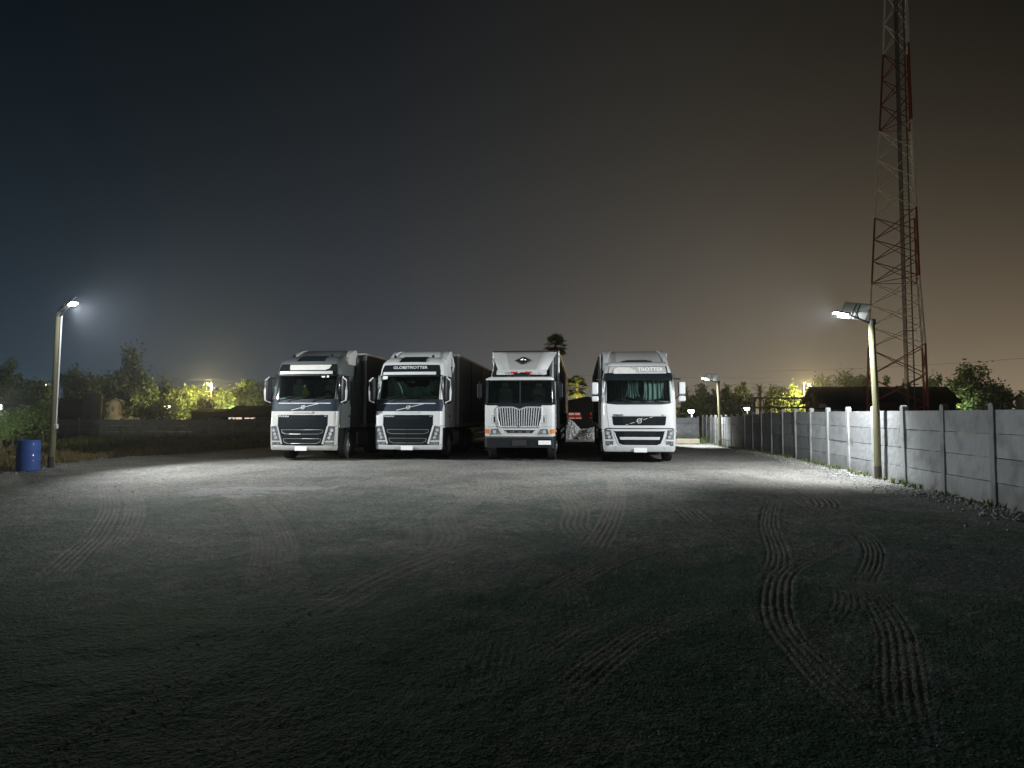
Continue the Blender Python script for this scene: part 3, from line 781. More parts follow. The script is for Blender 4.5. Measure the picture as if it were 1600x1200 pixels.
def chassis_and_trailer(t, sidemat, length=14.4, start=2.95, ztop=4.06, zbot=1.18, hw=1.28, frontmat=None, lamps=True, doors=True, fuel=True, edge='alu'):
    m = MB(); m.bx(-.45, -.33, .5, 7.0, .72, 1.0); m.bx(.33, .45, .5, 7.0, .72, 1.0)
    for y in (1.0, 2.6, 4.2, 5.6): m.bx(-.33, .33, y, y+.12, .76, .95)
    m.bx(-.45, .45, .35, 1.9, .55, 1.1)
    m.build('chassis', M['chassis'], t)
    for s in (-1, 1):
        if fuel:
            m = MB(); m.bx(s*.85-.33, s*.85+.33, 2.35, 3.6, .42, 1.02); m.build('fuel_tank', M['steel'], t, bevel=.09)
            m = MB(); m.bx(s*1.12-.02, s*1.12+.02, 2.1, 4.4, .34, .98); m.build('side_skirt', M['curtain_dark'], t, bevel=.01)
        for yy in (4.9, 6.2) if lamps else (5.0,):
            wheel(t, s*.93, yy, .50, .58, s)
        wheel(t, s*1.06, 1.42, .50, .31, s, True)
    # trailer
    b = MB(); b.bx(-hw+.03, hw-.03, start+.02, start+length-.03, zbot+.06, ztop-.05); tb = b.build('trailer_body', sidemat, t)
    m = MB()
    for y in (start, start+length-.07):
        for s in (-1, 1): m.bx(s*(hw-.04)-.05, s*(hw-.04)+.05, y, y+.08, zbot, ztop-.08)
    m.build('corner_post', M[edge], tb, bevel=.012)
    m = MB(); m.bx(-hw, hw, start, start+length, ztop-.09, ztop)
    m.build('roof_rail', M[edge], tb, bevel=.015)
    m = MB(); m.bx(-hw, hw, start, start+length, zbot-.05, zbot+.09); m.build('side_rail', M['steel'], tb, bevel=.01)
    # front wall ribs
    m = MB()
    for i in range(7): m.bx(-hw+.18+i*.37, -hw+.24+i*.37, start-.015, start+.03, zbot+.1, ztop-.1)
    m.build('front_rib', frontmat or sidemat, tb)
    # straps / buckles of the side curtain
    m = MB(); n = int(length/.62)
    for s in (-1, 1):
        for i in range(n):
            y = start+.3+i*.62; m.bx(s*hw-.006, s*hw+.012, y, y+.045, zbot-.12, zbot+.55)
        for i in range(5): m.bx(s*hw-.01, s*hw+.012, start+.1+i*length/5, start+.14+i*length/5, zbot, ztop-.1)
    o = m.build('curtain_strap', M['black'], tb); o['kind'] = 'stuff'
    m = MB(); m.bx(-.5, -.38, start+1, start+length-.3, .95, zbot-.05); m.bx(.38, .5, start+1, start+length-.3, .95, zbot-.05); m.build('trailer_chassis', M['chassis'], tb)
    m = MB()
    for s in (-1, 1): m.bx(s*.85-.06, s*.85+.06, start+3.6, start+3.72, .06, zbot-.05); m.bx(s*.85-.14, s*.85+.14, start+3.52, start+3.80, .0, .06)
    m.build('landing_gear', M['chassis'], tb)
    for s in (-1, 1):
        for k in range(3): wheel(t, s*.98, start+length-3.9+k*1.31, .5, .42, s, name='trailer_wheel')
        m = MB()
        for i in range(4): m.bx(s*(hw+.004)-.012, s*(hw+.004)+.012, start+.9+i*3.2, start+1.0+i*3.2, zbot-.02, zbot+.03)
        m.build('side_marker', M['amber'], tb)
        m = MB(); m.bx(s*1.15-.015, s*1.15+.015, start+4.2, start+length-4.6, .45, .58); m.bx(s*1.15-.015, s*1.15+.015, start+4.2, start+length-4.6, .78, .91)
        for y in (start+4.5, start+7, start+9.5): m.bx(s*1.13-.03, s*1.13+.01, y, y+.06, .42, zbot-.02)
        m.build('side_guard', M['alu'], tb)
    # air hoses behind the cab
    m = MB()
    for k, x in enumerate((-.25, -.1, .05)):
        m.path([(x, 2.32, 1.75), (x-.05, 2.5, 1.35+.05*k), (x+.05, 2.75, 1.4), (x, start, 1.75)], .016, 5)
    m.build('air_hose', M['black'], t, smooth=True)
    return tb

def side_bits(S, t, bodymat, zw0, zw1, yb=1.38, handle_z=1.55, door_front=.42):
    for s in (-1, 1):
        W = S.W(1.7)
        d = MB()
        for (y0, y1, z0, z1) in ((door_front, yb+.02, 1.05, 1.06), (door_front, door_front+.008, 1.05, zw1), (yb+.02, yb+.028, 1.05, zw1)): d.bx(s*W-.004, s*W+.004, y0, y1, z0, z1)
        d.build('door_gap', M['black'], t)
        m = MB(); m.bx(s*W-.005, s*W+.03, yb-.22, yb-.04, handle_z, handle_z+.05); m.build('door_handle', M['black'], t, bevel=.008)
        for k, z in enumerate((.42, .72, 1.0)):
            m = MB(); m.bx(s*1.17-.07, s*1.17+.07, .30, .78, z-.03, z); m.build('step', M['black'], t, bevel=.005)
        # arch over the front wheel
        m = MB(); P = []
        for a in np.linspace(R(8), R(172), 14): P.append((1.42+.60*math.cos(a), .50+.62*math.sin(a)))
        Q = [(1.42+(y-1.42)*1.10, .5+(z-.5)*1.10) for y, z in P]
        V = [(s*1.235, y, z) for y, z in P] + [(s*1.235, y, z) for y, z in Q] + [(s*.93, y, z) for y, z in P] + [(s*.93, y, z) for y, z in Q]
        n = len(P); F = []
        for i in range(n-1):
            F += [(i, i+1, n+i+1, n+i), (n+i, n+i+1, 3*n+i+1, 3*n+i), (2*n+i, 2*n+i+1, i+1, i), (3*n+i, 3*n+i+1, 2*n+i+1, 2*n+i)]
        F += [(0, n, 3*n, 2*n), (n-1, 2*n-1, 4*n-1, 3*n-1)]
        m.add(V, F); m.build('wheel_arch', M['black'], t, smooth=True)

def interior(S, t, zsill, back, seatm, extra=None):
    m = MB(); m.bx(-1.1, 1.1, S.F(1.0, zsill)+.12, S.F(0, zsill)+.62, zsill-.05, zsill+.10); m.build('dashboard', M['interior'], t, bevel=.05)
    for s in (-1, 1):
        m = MB(); m.bx(s*.62-.25, s*.62+.25, 1.05, 1.22, zsill+.0, zsill+.62); m.bx(s*.62-.13, s*.62+.13, 1.06, 1.18, zsill+.62, zsill+.82); m.build('seat', seatm, t, bevel=.06)
    m = MB(); r0 = .21; cx, cy, cz = .62, S.F(0, zsill)+.55, zsill+.16
    m.path([(cx+r0*math.cos(a), cy+r0*math.sin(a)*.45, cz+r0*math.sin(a)*.85) for a in np.linspace(0, 6.283, 22)], .016, 6, False); m.tube((cx, cy, cz), (cx, cy-.1, cz-.2), .03)
    m.build('steering_wheel', M['black'], t, smooth=True)
    m = MB(); m.bx(-1.15, 1.15, back-.10, back-.06, zsill, zsill+.85); m.build('rear_wall_lining', M['interior'], t)

def wiper(S, t, x0, z0, x1, z1, lift=.05):
    m = MB(); m.path([(x0, S.F(x0, z0)-.02, z0), ((x0*2+x1)/3, S.F((x0*2+x1)/3, z0)-lift, z0+(z1-z0)*.3), (x1, S.F(x1, z1)-.03, z1)], .013, 5)
    xa, xb = x1-.38*(1 if x1 > x0 else -1), x1+.18*(1 if x1 > x0 else -1)
    m.path([(x, S.F(x, z1+.0)-.018, z1+.02*k) for k, x in enumerate(np.linspace(xa, xb, 5))], .012, 4)
    m.build('wiper', M['black'], t, smooth=True)

def volvo_mark(S, t, x, z, r, xa, za, xb, zb, barw=.012):
    m = MB(); m.path([(x+r*math.cos(a), S.F(x, z)-.035, z+r*math.sin(a)) for a in np.linspace(0, 6.283, 21)], .014, 6, False)
    m.path([(x+r*.7, S.F(x, z)-.035, z+r*.8), (x+r*1.45, S.F(x, z)-.035, z+r*1.35)], .012, 5)
    m.build('round_badge', M['badge'], t, smooth=True)
    lettering(S, 'badge_lettering', 'VOLVO', x, z, r*.62, M['badge'], t, off=.042)
    trim(S, 'badge_bar', M['badge'], t, [(xa, za), (xb, zb)], barw, off=.022)

def mirror_new(t, s, S, shell):
    """tall twin mirror on two arms, bowed shell facing forward"""
    x = s*(1.25+.16); y = .34
    m = MB(); P = []
    for z, w, d in ((2.02, .04, .03), (2.06, .095, .07), (2.2, .125, .10), (2.5, .13, .105), (2.8, .125, .10), (2.95, .10, .08), (3.0, .04, .03)):
        P.append([(x+w*math.cos(a)*(1 if abs(math.cos(a)) < 2 else 1), y + d*math.sin(a)*(1.25 if math.sin(a) < 0 else .45), z) for a in np.linspace(0, 2*math.pi, 14, endpoint=False)])
    V = [p for r_ in P for p in r_]; n = 14; F = []
    for j in range(len(P)-1):
        for i in range(n): F.append((j*n+i, j*n+(i+1) % n, (j+1)*n+(i+1) % n, (j+1)*n+i))
    F += [tuple(range(n)), tuple((len(P)-1)*n+i for i in range(n))]
    m.add(V, F); o = m.build('mirror', M['black'], t, smooth=True)
    m = MB(); xo = x+s*.10
    m.path([(x-s*.10, y-.06, 2.06), (xo-s*.02, y-.09, 2.14), (xo, y-.10, 2.5), (xo-s*.015, y-.09, 2.85), (x-s*.05, y-.07, 2.98)], [.022, .034, .040, .036, .026], 8)
    m.build('mirror_cover', shell, o, smooth=True)
    m = MB(); m.tube((s*1.2, .40, 2.12), (x-s*.05, y, 2.12), .024); m.build('mirror_arm', M['black'], o)
    m = MB(); m.tube((s*1.16, .48, 2.93), (x-s*.05, y, 2.93), .022); m.build('mirror_arm', M['black'], o)
    m = MB(); m.bx(x-.09, x+.09, y+.048, y+.056, 2.12, 2.85); m.build('mirror_glass', M['mirrorglass'], o)

def make_fh_new(label, loc, rz, body, lower, upper, sign, side):
    t = empty('semi_truck', loc, rz); tag(t, label, 'truck', 'articulated trucks parked in a row')
    S = Surf([(.3, 1.23), (1.2, 1.25), (2.2, 1.25), (3.1, 1.19), (3.5, 1.14), (3.75, 1.02), (3.9, .9)],
             [(.30, .12), (.42, .03), (.56, .0), (1.25, .015), (1.75, .05), (2.15, .13), (3.10, .36), (3.28, .40), (3.52, .52), (3.66, .72), (3.76, 1.02), (3.82, 1.4)], .09, .16)
    bk = 2.13
    loft(S, 'bumper_structure', M['black'], t, [.40, .7, 1.0, 1.16], .82, .03)
    cab = loft(S, 'cab_body', body, t, zs_for(S, 1.16, 2.15), bk, .012)
    loft(S, 'cab_roof', body, t, zs_for(S, 3.05, 3.52, .05) + [3.58, 3.66, 3.72, 3.76, 3.79], lambda z: bk if z < 3.7 else bk-.05, .0)
    for s in (-1, 1):
        wall_strip(S, 'windscreen_pillar', body if lower is not M['champagne'] else M['roofgrey'], t, [('f', s*1.10), ('f', s*1.14), ('f', s*1.165), ('s', s, .36), ('s', s, .50)] if s > 0 else [('s', s, .50), ('s', s, .36), ('f', s*1.165), ('f', s*1.14), ('f', s*1.10)], 2.13, 3.07)
        wall_strip(S, 'side_panel', body, t, [('s', s, 1.32), ('s', s, bk-.05)], 2.13, 3.07)
        wall_strip(S, 'side_window', M['tint'], t, [('s', s, .50), ('s', s, 1.33)], 2.14, 3.06, .015, -.012)
    m = MB(); m.bx(-1.14, 1.14, bk-.06, bk-.005, 2.13, 3.07); m.build('cab_rear_wall', body, t)
    patch(S, 'windscreen', M['glass'], t, [(2.15, -1.16, 1.16), (2.75, -1.14, 1.14), (3.05, -1.09, 1.09)], .004, .008, 24)
    patch(S, 'windscreen_surround', M['black'], t, [(3.02, -1.13, 1.13), (3.08, -1.12, 1.12)], .010, .02, 20)
    patch(S, 'upper_panel', upper, t, [(1.74, -1.215, 1.215), (2.00, -1.24, 1.24), (2.18, -1.20, 1.20)], .012, .03, 26)
    trim(S, 'trim_strip', M['badge'], t, [(-.93, 2.03), (.98, 2.03)], .017, .02)
    volvo_mark(S, t, 0, 1.885, .058, -.42, 1.79, .55, 2.015)
    # body coloured lower face around the grille
    for s in (-1, 1):
        a = sorted((s*.88, s*1.238))
        patch(S, 'corner_panel', lower, t, [(1.25, *sorted((s*.915, s*1.235))), (1.57, *sorted((s*.91, s*1.24))), (1.62, *a), (1.75, *a)], .018, .04, 12)
        patch(S, 'headlight', M['lens'], t, [(.72, *sorted((s*.80, s*1.13))), (.9, *sorted((s*.86, s*1.15))), (1.20, *sorted((s*.955, s*1.17)))], .016, .05, 10)
        hs = s
        for q, (zz, xx) in enumerate(((1.08, 1.065), (.95, 1.02), (.82, .975))):
            m = MB(); y = S.F(xx, zz); m.lathe([(.0, -.022), (.035, -.024), (.05, -.028), (.056, -.03)], 16, (hs*xx, y, zz), 'y'); m.build('reflector', M['chrome'], kids(t)[-1] if False else t, smooth=True)
        trim(S, 'headlight_surround', lower, t, [(s*.74, .60), (s*.83, .90), (s*.925, 1.24), (s*1.22, 1.235)], .036, .012)
        patch(S, 'headlight_outer_strip', lower, t, [(.56, *sorted((s*1.13, s*1.22))), (.9, *sorted((s*1.155, s*1.228))), (1.22, *sorted((s*1.175, s*1.233)))], .020, .05, 5)
        patch(S, 'fog_light', M['lens'], t, [(.55, *sorted((s*.76, s*1.11))), (.66, *sorted((s*.785, s*1.12)))], .014, .04, 8)
        patch(S, 'light_divider', lower, t, [(.665, *sorted((s*.79, s*1.15))), (.715, *sorted((s*.80, s*1.15)))], .024, .04, 8)
        m = MB(); m.bx(s*1.235-.02, s*1.235+.045, .19, .27, 1.20, 1.26); m.build('side_light', lower, t, bevel=.015)
    patch(S, 'grille_header', lower, t, [(1.62, -.885, .885), (1.75, -.885, .885)], .020, .04, 18)
    m = MB(); m.bx(-.36, .38, -.004, .02, 1.69, 1.75); m.build('step_plate', lower, t, bevel=.01)
    patch(S, 'bumper', lower, t, [(.38, -1.19, 1.19), (.50, -1.215, 1.215), (.545, -1.22, 1.22)], .03, .12, 30, .01)
    g = patch(S, 'grille', M['satin'], t, [(.54, -.70, .70), (.85, -.80, .80), (1.25, -.90, .90), (1.62, -.90, .90)], .004, .04, 22)
    trim(S, 'grille_frame', M['black'], t, [(-.70, .55), (-.90, 1.25), (-.90, 1.61), (.90, 1.61), (.90, 1.25), (.70, .55)], .016, .010, closed=True)
    # openings with light outlines and slats
    for (za, zb, xa, xb) in ((.95, 1.10, .70, .76), (.62, .79, .62, .68)):
        patch(S, 'grille_opening', M['blackwhole'], g, [(za, -xa, xa), (zb, -xb, xb)], .008, .02, 14)
        trim(S, 'grille_trim', M['alu'], g, [(-xb, zb), (-xb+.02, za+.05), (-xa+.10, za), (xa-.10, za), (xb-.02, za+.05), (xb, zb)], .009, .016, closed=True, n=5)
        k = 4
        for i in range(k):
            z = za + (zb-za)*(i+.5)/k; trim(S, 'slat', M['satin'], g, [(-xa+.05, z), (xa-.05, z)], .009, .012, n=4, dens=.2)
    patch(S, 'grille_opening', M['blackwhole'], g, [(1.47, -.44, .44), (1.55, -.48, .48)], .008, .02, 8)
    for z in (1.495, 1.525): trim(S, 'slat', M['satin'], g, [(-.43, z), (.43, z)], .006, .013, n=4, dens=.2)
    for z in (1.22, 1.24): trim(S, 'grille_joint', M['black'], g, [(-.89, z), (.89, z)], .005, .007, n=4, dens=.2)
    lettering(S, 'maker_lettering', 'VOLVO', -.70, 1.575, .085, M['badge'], t, off=.012, bold=.002, widen=1.35)
    lettering(S, 'model_lettering', 'FH', .82, 1.575, .06, M['badge'], t, off=.012)
    m = MB(); m.bx(.05, .48, -.075, -.058, .37, .52)
    o = m.build('number_plate', M['plate'], t, bevel=.02); o.location.x = -.27
    # header with sign and light visor
    patch(S, 'header_panel', M['tint'] if sign else M['tint'], t, [(3.08, -1.10, 1.10), (3.24, -1.09, 1.09), (3.45, -1.03, 1.03)], .012, .03, 22)
    m = MB()
    V = []; F = []; nx = 20
    for k, (dz, dy) in enumerate(((0, -.03), (0, -.075), (.105, -.055), (.105, -.02))):
        for i in range(nx+1):
            x = -1.02+1.96*i/nx; V.append((x, S.F(x, 3.09)+dy+.0, 3.08+dz))
    for k in range(4):
        for i in range(nx): F.append((k*(nx+1)+i, k*(nx+1)+i+1, ((k+1) % 4)*(nx+1)+i+1, ((k+1) % 4)*(nx+1)+i))
    F += [(0, nx+1, 2*(nx+1), 3*(nx+1)), (nx, 2*nx+1, 3*nx+2, 4*nx+3)]
    m.add(V, F); m.build('visor', lower if sign else M['white'], t, smooth=False)
    if sign:
        patch(S, 'roof_sign', M['cloth_w'], t, [(3.225, -.62, .66), (3.28, -.66, .80), (3.42, -.68, .86)], .03, .04, 16, label='plain pale roof sign')
    else:
        lettering(S, 'model_lettering', 'GLOBETROTTER', -.03, 3.345, .145, M['badge'], t, off=.02, bold=.002, widen=1.18)
    # sunroof / dark panel, roof horns
    m = MB(); V = []; F = []; n = 6
    for i in range(n+1):
        z = 3.56 + .24*i/n
        for x in (-.48+.05*i/n, .52-.05*i/n):
            V.append((x, float(np.interp(min(z, 3.79), [p[0] for p in S.Yt], [p[1] for p in S.Yt]))-.016 + .004*i, z+.012))
    V += [(x, y+.03, z-.03) for x, y, z in V]; k = 2*(n+1)
    for i in range(n):
        a = 2*i; F += [(a, a+1, a+3, a+2), (a+k, a+2+k, a+3+k, a+1+k), (a, a+2, a+2+k, a+k), (a+1, a+1+k, a+3+k, a+3)]
    F += [(0, k, k+1, 1), (2*n, 2*n+1, 2*n+1+k, 2*n+k)]
    m.add(V, F); m.build('roof_panel', M['tint'], t)
    for s in (-1, 1):
        m = MB(); m.lathe([(.05, 0), (.06, .02), (.045, .06), (.02, .1)], 10, (s*.72, .86, 3.745)); m.build('roof_light', M['black'], t, smooth=True)
    # spoiler with curved wings
    defl_wings(t, body if not sign else M['roofgrey'], M['champagne'] if sign else M['white'], 3.72, 4.10, 1.50, 2.25, 1.14)
    m = MB()
    for s in (-1, 1):
        pass
    # side fairings behind the cab
    for s in (-1, 1):
        m = MB(); m.prismx([(bk+.0, 1.15), (bk+.42, 1.15), (bk+.36, 3.55), (bk, 3.85)], s*1.20-.02, s*1.20+.02); m.build('side_fairing', body, t, bevel=.01)
        mirror_new(t, s, S, M['champagne'] if sign else M['white'])
    side_bits(S, t, body, 2.15, 3.05)
    interior(S, t, 2.13, bk, M['seatc'])
    wiper(S, t, -.55, 2.15, -.05, 2.21); wiper(S, t, .35, 2.15, .80, 2.21); wiper(S, t, -.95, 2.15, -.60, 2.20)
    for x in (-.55, .35, -.95): m = MB(); m.bx(x-.05, x+.05, S.F(x, 2.12)-.045, S.F(x, 2.12), 2.085, 2.135); m.build('wiper_base', M['black'], t, bevel=.01)
    chassis_and_trailer(t, side)
    return t, S
def defl_wings(t, mid, wing, z0, z1, y0, y1, w):
    """sloping middle plate and two curved side wings of a roof spoiler"""
    m = MB(); n = 8; V = []; F = []; nx = 14
    for lay in (0, 1):
        for j in range(n+1):
            q = j/n; y = y0+(y1-y0)*q; z = z0+(z1-z0)*(1-(1-q)**1.7)
            for i in range(nx+1):
                x = (i/nx*2-1)*(w*(.86+.10*q)); V.append((x, y + .10*(x/w)**2, z - .03*(x/w)**2*0 - (.03 if lay else 0)))
    K = (n+1)*(nx+1)
    for j in range(n):
        for i in range(nx):
            a = j*(nx+1)+i; q = (a, a+1, a+nx+2, a+nx+1); F += [q, tuple(v+K for v in q[::-1])]
    ring = list(range(nx)) + [j*(nx+1)+nx for j in range(n)] + [n*(nx+1)+nx-i for i in range(nx)] + [(n-j)*(nx+1) for j in range(n)]
    for q in range(len(ring)):
        p, p2 = ring[q], ring[(q+1) % len(ring)]; F.append((p, p+K, p2+K, p2))
    m.add(V, F); m.build('spoiler', mid, t, smooth=True)
    for s in (-1, 1):
        m = MB(); V = []; F = []; n2 = 9
        sec = []
        for j in range(n2+1):
            q = j/n2; y = y0-.12+(y1-y0+.15)*q; top = z0-.02 + (z1-z0+.03)*(1-(1-q)**1.9); xi = w-.30*(.35+.65*q)
            sec.append([(s*xi, y, top), (s*(w-.03), y+.02, top-.01), (s*w, y+.03, top-.06), (s*(w+.01), y+.04, z0-.22), (s*xi, y+.03, z0-.2)])
        V = [p for r_ in sec for p in r_]; k = 5
        for j in range(n2):
            for i in range(k): F.append((j*k+i, j*k+(i+1) % k, (j+1)*k+(i+1) % k, (j+1)*k+i))
        F += [tuple(range(k)), tuple(n2*k+i for i in range(k))]
        m.add(V, F); m.build('spoiler_wing', wing, t, smooth=True)

RZ = -R(6.2)
t1, S1 = make_fh_new('grey and champagne articulated truck with a plain pale roof sign, leftmost of the four', (-7.37, 22.5, 0), RZ, M['roofgrey'], M['champagne'], M['navy'], True, M['curtain_dark'])
t1['label'] = 'articulated truck with a blank pale roof sign above its windscreen, leftmost of the row'
t2, S2 = make_fh_new('white articulated truck with GLOBETROTTER on its black header, second from the left', (-3.73, 22.9, 0), RZ, M['white'], M['white'], M['navy'], False, M['curtain_grey'])

def loose(name, mb, mat, truck, label, cat, smooth=False):
    """a thing lying inside a cab: top-level, placed in the truck's frame"""
    o = mb.build(name, mat, None, smooth=smooth); o.location = truck.location; o.rotation_euler = truck.rotation_euler
    tag(o, label, cat); return o
# yellow vest hanging in truck 1, small yellow sign in truck 2
m = MB(); V = [(-.28, .52, 2.33), (.02, .50, 2.33), (.02, .52, 2.42), (-.06, .51, 2.56), (-.11, .52, 2.74), (-.17, .52, 2.55), (-.22, .50, 2.44)]
V += [(x, y+.05, z) for x, y, z in V]; F = [tuple(range(7)), tuple(range(13, 6, -1))] + [(i, (i+1) % 7, (i+1) % 7+7, i+7) for i in range(7)]
m.add(V, F); loose('safety_vest', m, M['hivis'], t1, 'yellow high visibility vest behind the windscreen of the leftmost truck', 'vest')
def cab_text(s, x, y, z, size, mat, truck):
    cu = bpy.data.curves.new('c', 'FONT'); cu.body = s; cu.size = size; cu.extrude = .003; cu.align_x = 'CENTER'; cu.offset = .003
    o = bpy.data.objects.new('c', cu); COL.objects.link(o); bpy.context.view_layer.update()
    me = bpy.data.meshes.new_from_object(o.evaluated_get(bpy.context.evaluated_depsgraph_get())); bpy.data.objects.remove(o)
    me.materials.clear(); me.materials.append(mat)
    for v in me.vertices: v.co = (x+v.co.x, y-v.co.z, z+v.co.y)
    return me
me = cab_text('A TIME', -.0, .42, 2.78, .11, M['hivis'], t2)
o = bpy.data.objects.new('windscreen_sign', me); link(o); o.location = t2.location; o.rotation_euler = t2.rotation_euler
tag(o, 'small glowing yellow lettering high behind the windscreen of the second truck', 'sign')
m = MB(); m.box((.88, .36, 2.24), (.36, .01, .13)); loose('windscreen_card', m, M['cloth_w'], t2, 'pale card in the lower right corner of the second truck windscreen', 'card')
m = MB(); m.box((-.95, .37, 2.98), (.18, .01, .12)); loose('windscreen_sticker', m, M['panelback'], t2, 'pale square sticker in the upper left corner of the second truck windscreen', 'sticker')
for x, y in ((.62, .30),):
    m = MB(); m.box((x, y+.03, 2.98), (.12, .008, .05)); loose('windscreen_sticker', m, M['panelback'], t1, 'small pale oblong sticker at the top right of the leftmost truck windscreen', 'sticker')
    m = MB(); m.box((x+.16, y+.05, 2.99), (.07, .008, .07)); loose('windscreen_sticker', m, M['panelback'], t1, 'tiny square sticker nearest the top right corner of the leftmost truck windscreen', 'sticker')

# ------------------------------------------------------------------ truck 3: flat faced cab-over with chrome bars
def make_cabover(loc, rz):
    t = empty('semi_truck', loc, rz); tag(t, 'white flat faced truck with a chrome barred grille and diamond emblem, third from the left', 'truck', 'articulated trucks parked in a row')
    S = Surf([(.3, 1.20), (1.2, 1.22), (2.0, 1.22), (2.85, 1.19), (2.95, 1.12)], [(.3, .0), (1.95, .0), (2.0, .02), (2.86, .10), (2.94, .16), (3.0, .4)], .05, .12)
    bk = 2.15; wb = M['white_old']
    loft(S, 'cab_body', wb, t, [.88, 1.2, 1.6, 1.97], bk, .0)
    loft(S, 'bumper', M['black'], t, [.50, .56, .80, .85], .55, -.02)
    m = MB(); m.bx(-1.0, 1.0, .1, .5, .85, .89); m.build('bumper_bracket', M['chassis'], t)
    trim(S, 'bumper_edge', M['steel'], t, [(-1.15, .835), (1.15, .835)], .012, .03)
    loft(S, 'cab_roof', wb, t, [2.84, 2.86, 2.92, 2.95], bk, .0)
    trim(S, 'roof_lip', wb, t, [(-1.17, 2.86), (1.17, 2.86)], .035, .015, 8)
    for s in (-1, 1):
        sp = [('f', s*1.09), ('f', s*1.13), ('f', s*1.16), ('s', s, .20), ('s', s, .34)]
        wall_strip(S, 'windscreen_pillar', M['tint'], t, sp if s > 0 else sp[::-1], 1.97, 2.85)
        wall_strip(S, 'side_panel', wb, t, [('s', s, 1.2), ('s', s, bk-.04)], 1.97, 2.85)
        wall_strip(S, 'side_window', M['tint'], t, [('s', s, .34), ('s', s, 1.21)], 1.98, 2.84, .015, -.012)
    m = MB(); m.bx(-1.16, 1.16, bk-.05, bk-.005, 1.97, 2.85); m.build('cab_rear_wall', wb, t)
    for s in (-1, 1): patch(S, 'windscreen', M['glass'], t, [(2.02, *sorted((s*.04, s*1.10))), (2.80, *sorted((s*.04, s*1.09)))], .004, .008, 14)
    trim(S, 'windscreen_bar', M['black'], t, [(.02, 2.0), (.02, 2.83)], .025, .006)
    trim(S, 'windscreen_seal', M['black'], t, [(-1.12, 2.0), (-1.11, 2.81), (1.11, 2.81), (1.12, 2.0)], .022, .008, closed=True)
    patch(S, 'cowl', M['black'], t, [(1.84, -.10, .14), (1.90, -.74, .76), (1.99, -.76, .78)], .012, .03, 16)
    patch(S, 'cowl_side', M['tint'], t, [(1.955, -1.15, 1.15), (2.03, -1.15, 1.15)], .010, .03, 18)
    # chrome grille: V-notched surround and upright bars
    g = patch(S, 'grille', M['blackwhole'], t, [(1.20, -.69, .71), (1.86, -.74, .76)], .012, .03, 16)
    trim(S, 'grille_surround', M['chrome'], t, [(-.67, 1.21), (-.76, 1.52), (-.755, 1.85), (-.70, 1.885), (-.22, 1.885), (0.01, 1.80), (.24, 1.885), (.72, 1.885), (.775, 1.85), (.78, 1.52), (.69, 1.21)], .028, .03, 8, closed=True)
    nb = 17
    for i in range(nb):
        q = (i+.5)/nb; xb = -.64+1.30*q; xt = -.72+1.46*q; ztop = 1.87 - max(0, .08*(1-abs(xt-.01)/.24)); z0 = 1.235
        w = .034; m = MB()
        P = [(xb-w/2, z0), (xb+w/2, z0), (xt+w/2, ztop), (xt-w/2, ztop)]
        y = S.F((xb+xt)/2, 1.5)
        m.prism(P, y-.045, y-.012); m.build('bar', M['chrome'], g, bevel=.006)
    for s in (-1, 1):
        # upright vents beside the grille
        m = MB(); x = s*.86+.01; y = S.F(x, 1.45); m.bx(x-.035, x+.0, y-.006, y+.02, 1.36, 1.56); m.build('side_vent', M['black'], t)
        trim(S, 'side_vent_frame', wb, t, [(x-.09, 1.33), (x-.09, 1.60), (x+.07, 1.60), (x+.07, 1.33)], .010, .004, closed=True)
        P = [(.62, .95), (.98, .95), (1.00, 1.06), (.96, 1.13), (.74, 1.13)]
        y = S.F(.8, 1.05)-.018
        hp = patch(S, 'headlight', M['lens'], t, [(.955, *sorted((s*.62, s*.985))), (1.05, *sorted((s*.69, s*.99))), (1.13, *sorted((s*.745, s*.95)))], .012, .04, 8)
        m = MB(); m.lathe([(.0, -.018), (.05, -.022), (.065, -.03)], 18, (s*.86, S.F(.86, 1.04), 1.04), 'y'); m.build('reflector', M['chrome'], hp, smooth=True)
        trim(S, 'headlight_frame', wb, t, [(s*.58, .94), (s*.73, 1.15), (s*.98, 1.15), (s*1.02, 1.05), (s*1.0, .935)], .012, .012, closed=True)
        patch(S, 'indicator', M['amber'], t, [(.98, *sorted((s*1.07, s*1.205))), (1.13, *sorted((s*1.07, s*1.205)))], .010, .03, 5)
        m = MB(); m.bx(s*1.225-.01, s*1.225+.05, .25, .36, 1.03, 1.09); m.build('side_marker', M['amber'], t, bevel=.01)
        # flat dark mirrors on tubular arms
        m = MB(); m.bx(s*1.42-.08, s*1.42+.08, .16, .22, 2.22, 2.72); mm = m.build('mirror', M['black'], t, bevel=.02)
        m = MB(); m.path([(s*1.18, .25, 2.15), (s*1.42, .2, 2.15), (s*1.42, .2, 2.80), (s*1.18, .25, 2.80)], .014, 6); m.build('mirror_arm', M['black'], mm, smooth=True)
        m = MB(); m.bx(s*1.42-.07, s*1.42+.07, .222, .228, 2.26, 2.68); m.build('mirror_glass', M['mirrorglass'], mm)
    patch(S, 'lower_grille', M['blackwhole'], t, [(.99, -.40, .44), (1.10, -.50, .54)], .006, .03, 10)
    m = MB()
    for x in (-.25, .02, .29): m.bx(x-.07, x+.07, S.F(x, 1.03)-.02, S.F(x, 1.03), 1.01, 1.06)
    m.build('lower_grille_lamp', M['steel'], t, bevel=.008)
    trim(S, 'lower_grille_frame', wb, t, [(-.42, .98), (-.52, 1.11), (.56, 1.11), (.46, .98)], .012, .01, closed=True)
    trim(S, 'panel_joint', M['black'], t, [(-1.2, 1.215), (-.72, 1.215)], .004, .004, 4); trim(S, 'panel_joint', M['black'], t, [(.75, 1.215), (1.2, 1.215)], .004, .004, 4)
